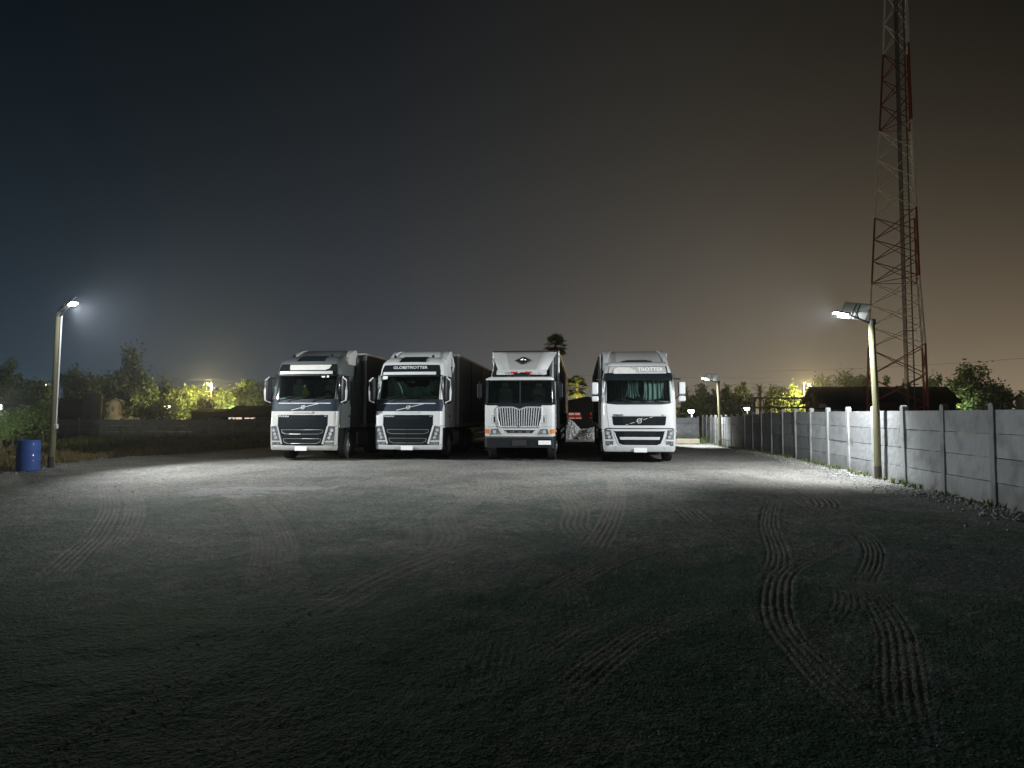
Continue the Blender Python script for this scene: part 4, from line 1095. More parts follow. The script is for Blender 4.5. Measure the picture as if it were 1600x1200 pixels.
    m = MB(); m.bx(.66, 1.09, -.06, -.042, .60, .745); m.build('number_plate', M['plate'], t, bevel=.03)
    m = MB(); m.bx(-.25, .25, -.05, -.03, .56, .76); m.build('bumper_recess', M['chassis'], t)
    wiper(S, t, -.70, 2.02, -.30, 2.07); wiper(S, t, .30, 2.02, .75, 2.07)
    # roof: horns, red marker lamps, air unit, deflector with diamond emblem
    m = MB(); m.bx(-.26, .34, .50, .95, 2.95, 3.10); m.build('air_unit', M['black'], t, bevel=.04)
    for x in (-.25, .26):
        m = MB(); m.bx(x-.13, x+.13, .66, .74, 3.115, 3.165); m.build('marker_lamp', M['red'], t, bevel=.012)
    D0, D1, E0, E1 = .74, 1.90, 3.06, 3.98
    def dp(x, q): return (x, D0+(D1-D0)*q**1.25, E0+(E1-E0)*q)
    def plate(name, mat, f, nq=8, nx=8, th=.04):
        V = []; F = []
        for lay in (0, 1):
            for j in range(nq+1):
                for i in range(nx+1):
                    p = f(i/nx, j/nq); V.append((p[0], p[1]+lay*th, p[2]))
        K = (nq+1)*(nx+1)
        for j in range(nq):
            for i in range(nx):
                a = j*(nx+1)+i; q = (a, a+1, a+nx+2, a+nx+1); F += [q, tuple(v+K for v in q[::-1])]
        ring = list(range(nx)) + [j*(nx+1)+nx for j in range(nq)] + [nq*(nx+1)+nx-i for i in range(nx)] + [(nq-j)*(nx+1) for j in range(nq)]
        for q in range(len(ring)):
            p, p2 = ring[q], ring[(q+1) % len(ring)]; F.append((p, p+K, p2+K, p2))
        mm = MB(); mm.add(V, F); return mm.build(name, mat, t, smooth=True)
    def mid(u, q):
        q2 = .20+.80*q; w = .47+.24*q; x = .03+(u*2-1)*w; p = dp(x, q2); return (p[0], p[1]+.02, p[2])
    plate('deflector', M['fairing_grey'], mid)
    def low(u, q):
        w = .90; x = (u*2-1)*w; p = dp(x, q*.20); return (p[0], p[1]+.06*(x/w)**2, p[2])
    plate('deflector_base', wb, low, 3, 12)
    for s in (-1, 1):
        def wing(u, q, s=s):
            q2 = .20+.80*q; inner = .03+s*(.47+.24*q); outer = s*(.90+.33*q)
            x = inner + (outer-inner)*u; p = dp(x, q2); return (p[0], p[1]+.02 + (.16+.28*(1-q))*u**2*.8 - .05*math.sin(math.pi*min(1, u*1.6))*.6, p[2]+.0)
        plate('deflector_wing', wb, wing, 8, 8)
        m = MB(); m.prismx([(D0+.10, 2.95), (D1+.3, 2.95), (D1+.3, 3.96), (D1+.1, 3.98), (D0+.75, 3.5)], s*1.09-.015, s*1.09+.015); m.build('deflector_side', wb, t, bevel=.01)
        m = MB(); x = .03+s*.60; m.bx(x-.045, x+.045, .80, .88, 3.03, 3.12); m.build('roof_vent', M['black'], t)
    # diamond emblem
    q = .58; c = dp(.03, q); n = Vector((0, -(E1-E0), (D1-D0)*1.25*q**.25)).normalized(); up = Vector((1, 0, 0)).cross(n)*-1
    up = Vector((0, -n.z, 0)) if up.length < .1 else up
    up = n.cross(Vector((1, 0, 0))).normalized(); up = up if up.z > 0 else -up
    C = Vector(c) + n*.02 + Vector((0, .02, 0))
    def dia(name, mat, rx, ry, h, holes=None):
        mm = MB(); P = [C+Vector((rx, 0, 0)), C+up*ry, C-Vector((rx, 0, 0)), C-up*ry]
        mm.add(P+[p+n*h for p in P], [(0, 1, 2, 3), (7, 6, 5, 4), (0, 4, 5, 1), (1, 5, 6, 2), (2, 6, 7, 3), (3, 7, 4, 0)]); return mm.build(name, mat, t)
    e1 = dia('emblem', M['tint'], .29, .27, .010); dia('emblem_border', M['steel'], .235, .215, .014); dia('emblem_field', M['tint'], .215, .195, .018)
    mm = MB()
    for a, b in (((-.12, .0), (-.03, .07)), ((.03, .07), (.12, 0)), ((-.05, .01), (-.05, -.07)), ((.05, .01), (.05, -.07)), ((-.14, -.0), (.14, 0)), ((0, .09), (0, .0))):
        mm.tube(C+Vector((a[0], 0, 0))+up*a[1]+n*.022, C+Vector((b[0], 0, 0))+up*b[1]+n*.022, .011, n=4)
    mm.build('emblem_device', M['alu'], t)
    side_bits(S, t, wb, 1.97, 2.85, 1.25, 1.5, .3)
    interior(S, t, 1.97, bk, M['seatc'])
    m = MB()
    for s in (-1, 1): m.tube((s*1.12, 2.35, .95), (s*1.12, 2.35, 3.55), .07, n=12)
    m.build('exhaust_stack', M['black'], t, smooth=True)
    tb = chassis_and_trailer(t, M['box_brown'], 15.6, 2.62, 4.10, 1.15, 1.28, M['box_brown'], edge='steel')
    m = MB(); m.bx(-1.27, 1.27, 2.60, 2.64, 4.02, 4.10); m.build('front_top_rail', M['redmark'], tb)
    return t
t3 = make_cabover((.25, 22.1, 0), RZ)

# ------------------------------------------------------------------ truck 4: older white truck with low grille
def make_fh_old(loc, rz):
    t = empty('semi_truck', loc, rz); tag(t, 'white truck with curtained windscreen and pale cloth over its header, rightmost of the row', 'truck', 'articulated trucks parked in a row')
    wb = M['white4']
    S = Surf([(.3, 1.22), (1.2, 1.25), (2.0, 1.25), (2.8, 1.19), (3.1, 1.14), (3.4, 1.06), (3.55, .9)],
             [(.3, .14), (.42, .05), (.58, 0), (1.16, .02), (1.6, .06), (2.02, .12), (2.8, .32), (3.02, .36), (3.28, .44), (3.40, .58), (3.47, .8), (3.52, 1.2)], .08, .18)
    bk = 2.25
    cab = loft(S, 'cab_body', wb, t, zs_for(S, 1.14, 2.0), bk, .0)
    loft(S, 'bumper_structure', M['black'], t, [.42, .7, 1.0, 1.15], .80, .035)
    loft(S, 'cab_roof', wb, t, zs_for(S, 2.98, 3.28, .06)+[3.34, 3.40, 3.45, 3.48], bk, 0)
    for s in (-1, 1):
        sp = [('f', s*1.08), ('f', s*1.12), ('f', s*1.15), ('s', s, .33), ('s', s, .46)]
        wall_strip(S, 'windscreen_pillar', wb, t, sp if s > 0 else sp[::-1], 1.99, 3.0)
        wall_strip(S, 'side_panel', wb, t, [('s', s, 1.30), ('s', s, bk-.04)], 1.99, 3.0)
        wall_strip(S, 'side_window', M['tint'], t, [('s', s, .46), ('s', s, 1.31)], 2.0, 2.99, .015, -.012)
    m = MB(); m.bx(-1.12, 1.12, bk-.05, bk-.005, 1.99, 3.0); m.build('cab_rear_wall', wb, t)
    patch(S, 'windscreen', M['glass'], t, [(2.06, -1.13, 1.13), (2.5, -1.12, 1.12), (2.92, -1.08, 1.08)], .004, .008, 24)
    patch(S, 'windscreen_lower_edge', M['black'], t, [(1.97, -.75, .75), (2.0, -1.02, 1.02), (2.07, -1.15, 1.15)], .008, .02, 20)
    # black visor standing off the glass
    m = MB(); V = []; F = []; nx = 22
    for (z, dy) in ((2.80, -.12), (2.83, -.15), (3.00, -.09), (3.06, -.01), (3.02, .0), (2.83, -.09)):
        for i in range(nx+1):
            x = -1.14+2.28*i/nx; V.append((x, S.F(x*.98, min(z, 3.02))+dy, z))
    for k in range(6):
        for i in range(nx): F.append((k*(nx+1)+i, k*(nx+1)+i+1, ((k+1) % 6)*(nx+1)+i+1, ((k+1) % 6)*(nx+1)+i))
    F += [tuple(k*(nx+1) for k in range(6)), tuple(k*(nx+1)+nx for k in range(6))[::-1]]
    m.add(V, F); m.build('visor', M['tint'], t, smooth=True)
    patch(S, 'header_frame', M['black'], t, [(3.055, -1.02, 1.02), (3.30, -.98, .98)], .010, .03, 20)
    patch(S, 'header_panel', M['fairing_grey'], t, [(3.07, -1.0, .97), (3.285, -.96, .93)], .018, .03, 20)
    trim(S, 'header_lip', wb, t, [(-.82, 3.05), (.95, 3.05)], .022, .03)
    lettering(S, 'model_lettering', 'TROTTER', .42, 3.18, .17, M['panelback'], t, off=.024, bold=.003, widen=1.15)
    # front skin
    patch(S, 'hood_panel', wb, t, [(1.18, -.93, .93), (1.20, -1.0, 1.0), (1.6, -1.05, 1.05), (1.96, -1.08, 1.08)], .016, .03, 24)
    g = patch(S, 'upper_grille', M['satin'], t, [(1.27, -.84, .84), (1.31, -.87, .87), (1.56, -.90, .90)], .024, .03, 20)
    patch(S, 'grille_opening', M['blackwhole'], g, [(1.285, -.53, .53), (1.545, -.55, .55)], .028, .02, 8)
    for i in range(4): trim(S, 'slat', M['satin'], g, [(-.52, 1.32+.065*i), (.52, 1.32+.065*i)], .012, .034, 5, dens=.2)
    trim(S, 'grille_edge', M['steel'], g, [(-.90, 1.575), (.90, 1.575)], .010, .024)
    volvo_mark(S, t, .0, 1.42, .072, -.45, 1.285, .46, 1.56, .012)
    lettering(S, 'maker_lettering', 'VOLVO', -.70, 1.615, .075, M['black'], t, off=.024, bold=.002, widen=1.35)
    lettering(S, 'model_lettering', 'FH', .78, 1.61, .06, M['black'], t, off=.024)
    trim(S, 'panel_joint', M['black'], t, [(-1.12, 1.165), (1.12, 1.165)], .016, .012)
    patch(S, 'lower_frame', wb, t, [(.585, -1.0, 1.0), (1.15, -1.08, 1.08)], .002, .03, 22)
    lg = patch(S, 'lower_grille', M['satin'], t, [(.60, -.54, .56), (.66, -.68, .70), (.92, -.78, .80), (1.075, -.82, .84)], .010, .03, 20)
    for za, zb in ((.61, .76), (.90, 1.05)):
        patch(S, 'grille_opening', M['blackwhole'], lg, [(za, -.50, .52), (zb, -.50, .52)], .013, .02, 8)
        for i in range(3): trim(S, 'slat', M['satin'], lg, [(-.50, za+.03+.045*i), (.52, za+.03+.045*i)], .008, .016, 4, dens=.3)
        for x in (-.25, .01, .27): trim(S, 'divider', M['satin'], lg, [(x, za), (x, zb)], .008, .018, 4)
    patch(S, 'grille_bar', wb, t, [(.785, -.64, .66), (.88, -.66, .68)], .035, .045, 16, .01)
    trim(S, 'lower_grille_surround', wb, t, [(-.56, .59), (-.70, .65), (-.80, .92), (-.85, 1.09), (.87, 1.09), (.82, .92), (.72, .65), (.58, .59)], .022, .008, closed=True)
    for s in (-1, 1):
        hl = patch(S, 'headlight', M['lens'], t, [(.80, *sorted((s*.86, s*1.12))), (.92, *sorted((s*.90, s*1.15))), (1.12, *sorted((s*.94, s*1.17)))], .012, .04, 9)
        for zz, xx in ((1.0, 1.05), (.88, 1.0)):
            m = MB(); m.lathe([(.0, -.018), (.035, -.02), (.052, -.028)], 16, (s*xx, S.F(xx, zz), zz), 'y'); m.build('reflector', M['chrome'], hl, smooth=True)
        patch(S, 'fog_light', M['lens'], t, [(.62, *sorted((s*.87, s*1.10))), (.74, *sorted((s*.87, s*1.13)))], .012, .03, 8)
        patch(S, 'light_divider', wb, t, [(.745, *sorted((s*.85, s*1.16))), (.795, *sorted((s*.86, s*1.16)))], .022, .04, 8)
        patch(S, 'corner_strip', wb, t, [(.59, *sorted((s*1.12, s*1.21))), (1.14, *sorted((s*1.17, s*1.235)))], .010, .04, 5)
        m = MB(); m.bx(s*1.24-.02, s*1.24+.03, .25, .32, 1.05, 1.10); m.build('side_light', wb, t, bevel=.012)
        # white two-piece mirrors on arms
        x = s*1.46
        m = MB(); m.bx(x-.11, x+.11, .22, .36, 2.32, 2.74); mm = m.build('mirror', wb, t, bevel=.045)
        m = MB(); m.bx(x-.115, x+.115, .21, .35, 2.08, 2.27); m.build('wide_angle_mirror', wb, mm, bevel=.045)
        m = MB(); m.bx(x-s*.12-.012, x-s*.12+.012, .22, .35, 2.33, 2.73); m.build('mirror_edge', M['black'], mm, bevel=.008)
        m = MB(); m.path([(s*1.17, .42, 2.86), (x-s*.05, .32, 2.84), (x-s*.05, .32, 2.72)], .020, 6); m.build('mirror_arm', M['black'], mm, smooth=True); m = MB(); m.path([(s*1.22, .36, 2.14), (x-s*.08, .32, 2.3)], .018, 6); m.build('mirror_arm', M['black'], mm, smooth=True)
        m = MB(); m.bx(x-.09, x+.09, .362, .368, 2.35, 2.71); m.bx(x-.09, x+.09, .352, .358, 2.10, 2.25); m.build('mirror_glass', M['mirrorglass'], mm)
    patch(S, 'bumper', wb, t, [(.38, -1.14, 1.14), (.44, -1.19, 1.19), (.585, -1.21, 1.21)], .03, .12, 30, .01)
    for s in (-1, 1): trim(S, 'bumper_joint', M['black'], t, [(s*.84, .40), (s*.80, .56)], .004, .031, 4)
    m = MB(); m.bx(-.19, .24, -.075, -.06, .37, .52); m.build('number_plate', M['plate'], t, bevel=.025)
    wiper(S, t, -.20, 2.04, -.60, 2.10); wiper(S, t, .85, 2.04, .40, 2.10); wiper(S, t, .25, 2.04, -.1, 2.12)
    # spoiler
    defl_wings(t, M['fairing_grey'], wb, 3.46, 3.98, 1.25, 2.2, 1.13)
    m = MB(); m.prism([(-.55, 3.50), (-.3, 3.545), (.3, 3.545), (.55, 3.50)], .80, 1.15); m.build('roof_hatch', M['black'], t, bevel=.01)
    for s in (-1, 1):
        m = MB(); m.prismx([(bk, 1.1), (bk+.42, 1.1), (bk+.40, 3.85), (bk, 3.9)], s*1.21-.02, s*1.21+.02); m.build('side_fairing', wb, t, bevel=.01)
    side_bits(S, t, wb, 2.0, 3.0)
    interior(S, t, 1.99, bk, M['seatc'])
    chassis_and_trailer(t, M['curtain_dark'], 14.0, 2.95, 3.95, 1.18, 1.27, M['curtain_dark'])
    return t, S
t4, S4 = make_fh_old((4.28, 21.55, 0), RZ)
# curtains hang inside: each its own thing
def curtain(x0, x1, z0, z1, y, seed, label, swag=0):
    rr = random.Random(seed); nx, nz = 44, 10; V = []; F = []
    ph = [rr.uniform(0, 6) for _ in range(3)]
    for j in range(nz+1):
        q = j/nz
        for i in range(nx+1):
            u = i/nx; pinch = 1 - swag*math.sin(math.pi*min(1, (1-q)*.95))*.55
            xm = (x0+x1)/2; x = xm + (x0+(x1-x0)*u - xm)*pinch
            V.append((x, y + .045*math.sin(u*34+ph[0]+q*1.4) + .025*math.sin(u*61+ph[1]) + .05*(x/1.1)**2, z0 + (z1-z0)*q + (.03*math.sin(u*9+ph[2]) if j == 0 else 0)))
    F = [(j*(nx+1)+i, j*(nx+1)+i+1, (j+1)*(nx+1)+i+1, (j+1)*(nx+1)+i) for j in range(nz) for i in range(nx)]
    m = MB(); m.add(V, F); o = m.build('curtain', M['curtain'], None, smooth=True, fixn=False); o.location = t4.location; o.rotation_euler = t4.rotation_euler
    md = o.modifiers.new('thickness', 'SOLIDIFY'); md.thickness = .006
    tag(o, label, 'curtain', 'curtains in the cab of the rightmost truck')
curtain(-1.05, -.42, 2.12, 2.95, .62, 1, 'leftmost teal curtain behind the windscreen of the rightmost truck', .15)
curtain(-.45, .12, 2.22, 2.95, .64, 2, 'middle gathered teal curtain behind the windscreen of the rightmost truck', .7)
curtain(.16, 1.05, 2.15, 2.95, .62, 3, 'rightmost wide teal curtain behind the windscreen of the rightmost truck', .2)
V = []; F = []; nx, nz = 50, 10
for j in range(nz+1):
    for i in range(nx+1):
        u, q = i/nx, j/nz; x = -.98 + 1.96*u
        V.append((x, .72 + .05*math.sin(u*31) + .03*math.sin(u*57+q*3) + .1*math.sin(u*7+q*2), 2.18 + (.62+.16*math.sin(u*6.3+1)+.05*math.sin(u*23))*q))
F = [(j*(nx+1)+i, j*(nx+1)+i+1, (j+1)*(nx+1)+i+1, (j+1)*(nx+1)+i) for j in range(nz) for i in range(nx)]
m = MB(); m.add(V, F); o = m.build('blanket', M['blanket'], None, smooth=True, fixn=False); o.location = t2.location; o.rotation_euler = t2.rotation_euler
o.modifiers.new('thickness', 'SOLIDIFY').thickness = .006; tag(o, 'crumpled pale green cloth hung across the cab of the second truck from the left', 'cloth')
# pale cloth draped over the left half of the header
V = []; F = []; nx, nz = 20, 8
for j in range(nz+1):
    for i in range(nx+1):
        u, q = i/nx, j/nz; xl = -.86+.09*q*q; xr = -.07-.20*q**3; x = xl+(xr-xl)*u; z = 3.065 + .21*q - .035*(2*u-1)**4*q
        V.append((x, S4.F(x, z) - .034 - .006*math.sin(u*17+q*4), z))
F = [(j*(nx+1)+i, j*(nx+1)+i+1, (j+1)*(nx+1)+i+1, (j+1)*(nx+1)+i) for j in range(nz) for i in range(nx)]
m = MB(); m.add(V, F); o = m.build('cloth_cover', M['cloth_w'], None, smooth=True, fixn=False); o.location = t4.location; o.rotation_euler = t4.rotation_euler
o.modifiers.new('thickness', 'SOLIDIFY').thickness = .006; tag(o, 'pale cloth covering the left half of the lettered header of the rightmost truck', 'cloth')
# ------------------------------------------------------------------ lamps
def spot(parent, loc, target, power, angle, blend, col, size=.06):
    l = bpy.data.lights.new('lamp_light', 'SPOT'); l.energy = power; l.spot_size = R(angle); l.spot_blend = blend; l.color = col; l.shadow_soft_size = size
    o = bpy.data.objects.new('lamp_light', l); link(o, parent); o.location = loc
    d = Vector(target) - Vector(loc); o.rotation_euler = d.to_track_quat('-Z', 'Y').to_euler(); return o
def point(parent, loc, power, col, size=.1):
    l = bpy.data.lights.new('lamp_light', 'POINT'); l.energy = power; l.color = col; l.shadow_soft_size = size
    o = bpy.data.objects.new('lamp_light', l); link(o, parent); o.location = loc; return o

def solar_lamp(base, h, armdir, arml, label, power, aim, polemat=None, rad=.085, conduit=False, lean=0.0, ppan=(.35, -.1), angle=140, spill=.08, sa=165, pt=.004):
    """wooden pole, steel arm, LED head and a tilted solar panel seen from its pale back"""
    t = empty('solar_street_lamp', base); tag(t, label, 'street lamp', 'solar street lamps on wooden poles')
    rr = random.Random(3); m = MB(); P = []; rad_ = []
    n = 12
    for i in range(n+1):
        q = i/n; P.append((lean*q*h + .012*math.sin(q*5), .01*math.sin(q*7+1), -.1+(h+.1)*q)); rad_.append(rad*(1-.14*q)*(1+.02*math.sin(q*23)))
    m.path(P, rad_, 16); m.build('pole', polemat or M['wood'], t, smooth=True)
    m = MB(); m.tube((lean*h*.015+0, 0, -.0), (lean*h*.1, 0, .34), rad*1.03, rad*1.03, 16); m.build('pole_foot', M['bark'], t, smooth=True)
    ax, ay = armdir; top = Vector((lean*h, 0, h-.06)); e = top + Vector((ax*arml, ay*arml, .23))
    m = MB(); m.path([top + Vector((.04, 0, -.05)), top+Vector((ax*arml*.5, ay*arml*.5, .10)), e], .028, 10); m.lathe([(rad*1.02, -.06), (rad*1.02, .07), (rad*.6, .09)], 16, (top.x, top.y, top.z+.02)); m.build('arm', M['galv'], t, smooth=True)
    rz = math.atan2(ay, ax); rot = Matrix.Rotation(rz, 3, 'Z') @ Matrix.Rotation(R(-10), 3, 'Y')
    hc = e + Vector((ax*.17, ay*.17, .035))
    m = MB(); m.box(hc, (.40, .21, .045), rot); hd = m.build('lamp_head', M['galv'], t, bevel=.012)
    m = MB()
    for i in (-1, 0, 1):
        m.box(hc + rot @ Vector((.11*i+.02, 0, -.034)), (.085, .17, .020), rot)
    m.build('led_panel', M['led'], hd)
    # solar panel above the arm, tilted
    pc = top + Vector((ax*ppan[0]*1.05, ay*ppan[0]+.12, .33)); prot = Matrix.Rotation(rz+R(180), 3, 'Z') @ Matrix.Rotation(R(6), 3, 'Y') @ Matrix.Rotation(R(-52), 3, 'X')
    m = MB(); m.box(pc, (.70, .44, .012), prot); m.build('solar_panel', M['panelback'], t)
    m = MB(); up = prot @ Vector((0, 0, 1)); sgn = 1 if up.y > 0 else -1
    m.box(pc + up*sgn*.009, (.68, .42, .006), prot); m.build('solar_cells', M['panelfront'], t)
    m = MB()
    for (a, b, w, l) in ((0, .215, .71, .02), (0, -.215, .71, .02), (.345, 0, .02, .43), (-.345, 0, .02, .43)): m.box(pc + prot @ Vector((a, b, 0)), (w, l, .022), prot)
    m.build('panel_frame', M['alu'], t)
    m = MB()
    for a in (-.05, .05): m.box(pc + prot @ Vector((a, 0, 0)) - up*sgn*.02, (.022, .43, .02), prot)
    m.path([pc + up*sgn*.0, pc - Vector((0, .06, .08)), top + Vector((ax*ppan[0]*.9, ay*ppan[0]*.9, .08))], .018, 8); m.build('panel_bracket', M['galv'], t)
    if conduit:
        m = MB(); m.tube((rad+.02+lean*h, -.03, h-.05), (rad+.02+lean*h*.3, -.03, 1.35), .022, n=8); m.build('conduit', M['conduit'], t, smooth=True)
        m = MB(); m.bx(rad+.0, rad+.10, -.07, .02, 1.20, 1.34); m.build('switch_box', M['conduit'], t, bevel=.015)
    hw = Vector(base)+hc
    spot(t, hc + Vector((0, 0, -.10)), Vector(aim) - Vector(base), power, angle, 1.0, LED)
    spot(t, hc + Vector((0, 0, -.09)), hc + Vector((0, 2.2, -3)), power*spill, sa, 1.0, LED)
    point(t, hc + Vector((0, 0, -.12)), power*pt, LED, .06)
    return t
solar_lamp((9.22, 16.2, 0), 4.02, (-1, -.02), .62, 'solar street lamp on a pale wooden pole beside the near right concrete wall', P_RIGHT, (3.3, 16.47, 4.9), lean=-.013, angle=124, spill=.42, sa=152, pt=.004)
solar_lamp((-14.27, 19.9, 0), 4.80, (.8, -.6), .90, 'tall solar street lamp by the blue barrel on the left, white conduit down its pole', P_LEFT, (-.8, 18.2, 0), conduit=True, lean=.02, rad=.09, angle=113, spill=.01, sa=110, pt=.012)
solar_lamp((12.42, 38.3, gz(12.42, 38.3)), 3.85, (-1, -.02), .62, 'small distant solar street lamp by the far part of the right wall', P_FAR, (10.2, 39.6, 0), lean=-.015, rad=.095, angle=148, spill=.5)

# flood lamp just inside the left edge, on a thin post
p = at(-2, 636, 27)
t = empty('flood_lamp', (p.x, p.y, gz(p.x, p.y))); tag(t, 'bright flood lamp on a thin post at the far left edge by the hedge', 'flood lamp')
m = MB(); m.tube((0.0, 0, -.1), (0.0, 0, p.z-.1), .035, n=10); m.build('post', M['galv'], t, smooth=True)
m = MB(); m.box((0, .04, p.z), (.30, .10, .22)); hd = m.build('lamp_housing', M['galv'], t, bevel=.01)
m = MB(); m.box((0, -.018, p.z), (.25, .012, .17)); m.build('lamp_glass', M['led_far'], hd)
spot(t, (0, .14, p.z), Vector((-5.2, 7, p.z+.1)), 1700, 72, 1, (.95, 1, .80))
spot(t, (0, -.10, p.z), Vector((4.8, -6.5, p.z-.5)), 650, 150, 1, (.95, 1, .80))
# ------------------------------------------------------------------ blue barrel
p = gp(43.5, 737)
t = empty('barrel', (p[0]*(p[1]+.29)/p[1], p[1]+.29, 0)); tag(t, 'blue plastic barrel standing on the gravel edge at the far left', 'barrel')
m = MB(); m.lathe([(.262, 0), (.285, .02), (.290, .08), (.288, .27), (.300, .285), (.300, .305), (.290, .32), (.290, .56), (.302, .575), (.302, .595), (.290, .61), (.286, .80), (.275, .86), (.262, .885), (.25, .875), (0, .868)], 40)
b = m.build('drum', M['bluedrum'], t, smooth=True)
m = MB(); m.lathe([(.27, .868), (.283, .875), (.283, .895), (.262, .90), (.255, .875)], 40); m.build('rim', M['bluedrum'], t, smooth=True)
for x in (-.13, .13):
    m = MB(); m.lathe([(.035, .868), (.035, .885), (0, .887)], 14, (x, 0, 0)); m.build('bung', M['bluedrum'], t, smooth=True)
# rubble under the near lamp and at the foot of the truck row
rk = random.Random(8)
def rock(x, y, r, mat, label, group, flat=.6):
    import bmesh
    bm = bmesh.new(); bmesh.ops.create_icosphere(bm, subdivisions=2, radius=r)
    k = [rk.uniform(-1, 1) for _ in range(6)]
    for v in bm.verts:
        c = v.co; f = 1 + .22*math.sin(3*c.x/r+k[0]*3)*math.cos(2.6*c.y/r+k[1]*3) + .12*rk.uniform(-1, 1); c *= f; c.z *= flat
    me = bpy.data.meshes.new('rock'); bm.to_mesh(me); bm.free(); me.materials.append(mat)
    o = bpy.data.objects.new('rock', me); link(o); o.location = (x, y, gz(x, y)+r*flat*.55); o.rotation_euler = (0, 0, rk.uniform(0, 6)); tag(o, label, 'rock', group)
g = 'flat broken stones at the foot of the near lamp pole'
for i, (px, py, r) in enumerate(((1321, 737, .10), (1331, 735, .09), (1340, 738, .08), (1326, 739.5, .07), (1348, 740, .11))):
    x, y = gp(px, py); rock(x, y, r, M['brick'] if i in (1, 4) else M['stone'], ['pale stone, leftmost of the few beside the near lamp pole', 'brownish stone, second from the left beside the near lamp pole', 'pale stone in the middle of those beside the near lamp pole', 'small low stone in front of the others beside the near lamp pole', 'flat reddish stone nearest the near lamp pole'][i], g, .38)
g = 'rubble among weeds behind the fourth truck'
for i in range(16):
    x, y = 8.9 + rk.random()*3.2, 41.5 + rk.random()*2.0
    rock(x, y, .10+.14*rk.random(), M['stone'] if i % 3 else M['brick'], 'lump of rubble among the weeds far behind the rightmost truck', g, .6)
m = MB(); m.box((0, 0, .16), (2.0, .5, .32)); o = m.build('kerb_block', M['sandy'], None, bevel=.03); o.location = (11.1, 41.6, gz(11.1, 41.6)); tag(o, 'low pale concrete block in the weeds right of the rightmost truck', 'block')

# ------------------------------------------------------------------ lattice tower
def tower():
    cx, dy = 0, 0
    Yb = 55.0
    t = empty('radio_tower', (33.0, Yb-1.2, -.1)); tag(t, 'tall red and white lattice radio tower behind the right wall', 'radio tower')
    O = Vector((33.0, Yb-1.2, -.1))
    def legs(z):
        # measured half width shrinking with height
        w = float(np.interp(z, [0, 7.3, 12.95, 18.7, 26.4, 33.3, 44], [5.0, 4.65, 3.93, 3.45, 2.70, 2.15, 1.5])); xc = float(np.interp(z, [0, 13, 33.3, 44], [32.95, 33.15, 33.8, 34.1]))
        h = w*.866
        return [Vector((xc-w/2, Yb, z))-O, Vector((xc+w/2, Yb, z))-O, Vector((xc-.0, Yb-h, z))-O]
    lv = [0.0, 7.3, 12.95, 18.7, 26.4, 33.3, 41.5]
    cols = ['tred', 'twhite', 'tred', 'twhite', 'tred', 'twhite']
    for i, (z0, z1, c) in enumerate(zip(lv, lv[1:], cols)):
        A, B = legs(z0), legs(z1); mt = M[c]; th = .08 if c == 'tred' else .07; br = .042 if c == 'tred' else .033
        for k in range(3):
            m = MB(); m.tube(A[k], B[k], th, n=8); m.build('leg', mt, t, smooth=True)
        nb = 3
        for j in range(nb):
            a, b = legs(z0+(z1-z0)*j/nb), legs(z0+(z1-z0)*(j+1)/nb)
            for k in range(3):
                k2 = (k+1) % 3
                for p, q in ((a[k], b[k2]), (a[k2], b[k])):
                    m = MB(); m.tube(p, q, br, n=5); m.build('brace', mt, t)
        m = MB()
        for k in range(3): m.tube(B[k], B[(k+1) % 3], br, n=5)
        if i % 2 == 1: m.build('ring_brace', M['tred'] if c == 'twhite' else mt, t)
    # ladder with cable run
    x0 = Vector((33.35, Yb-1.6, 0))-O
    for dx in (-.26, .26):
        m = MB(); m.bx(x0.x+dx-.03, x0.x+dx+.03, x0.y-.05, x0.y+.05, 0, 41); m.build('ladder_rail', M['galv'], t)
    m = MB()
    for i in range(126): m.tube((x0.x-.26, x0.y, .4+.32*i), (x0.x+.26, x0.y, .4+.32*i), .016, n=4)
    o = m.build('rungs', M['galv'], t); o['kind'] = 'stuff'
    m = MB()
    for i, dx in enumerate((-.16, -.08, .0)): m.tube((x0.x+dx-.30, x0.y+.12, .3), (x0.x+dx-.30, x0.y+.12, 41), .028, n=5)
    m.build('cable', M['wire'], t)
    for z in (4.2, 8.7, 13.5, 19, 25):
        a = legs(z); m = MB(); m.bx(x0.x-.5, x0.x+.6, x0.y-.03, x0.y+.03, z, z+.06); m.build('ladder_bracket', M['galv'], t)
    m = MB()
    for k in range(3): p = legs(0)[k]; m.bx(p.x-.35, p.x+.35, p.y-.35, p.y+.35, -.1, .25)
    m.build('footing', M['concrete_post'], t)
tower()

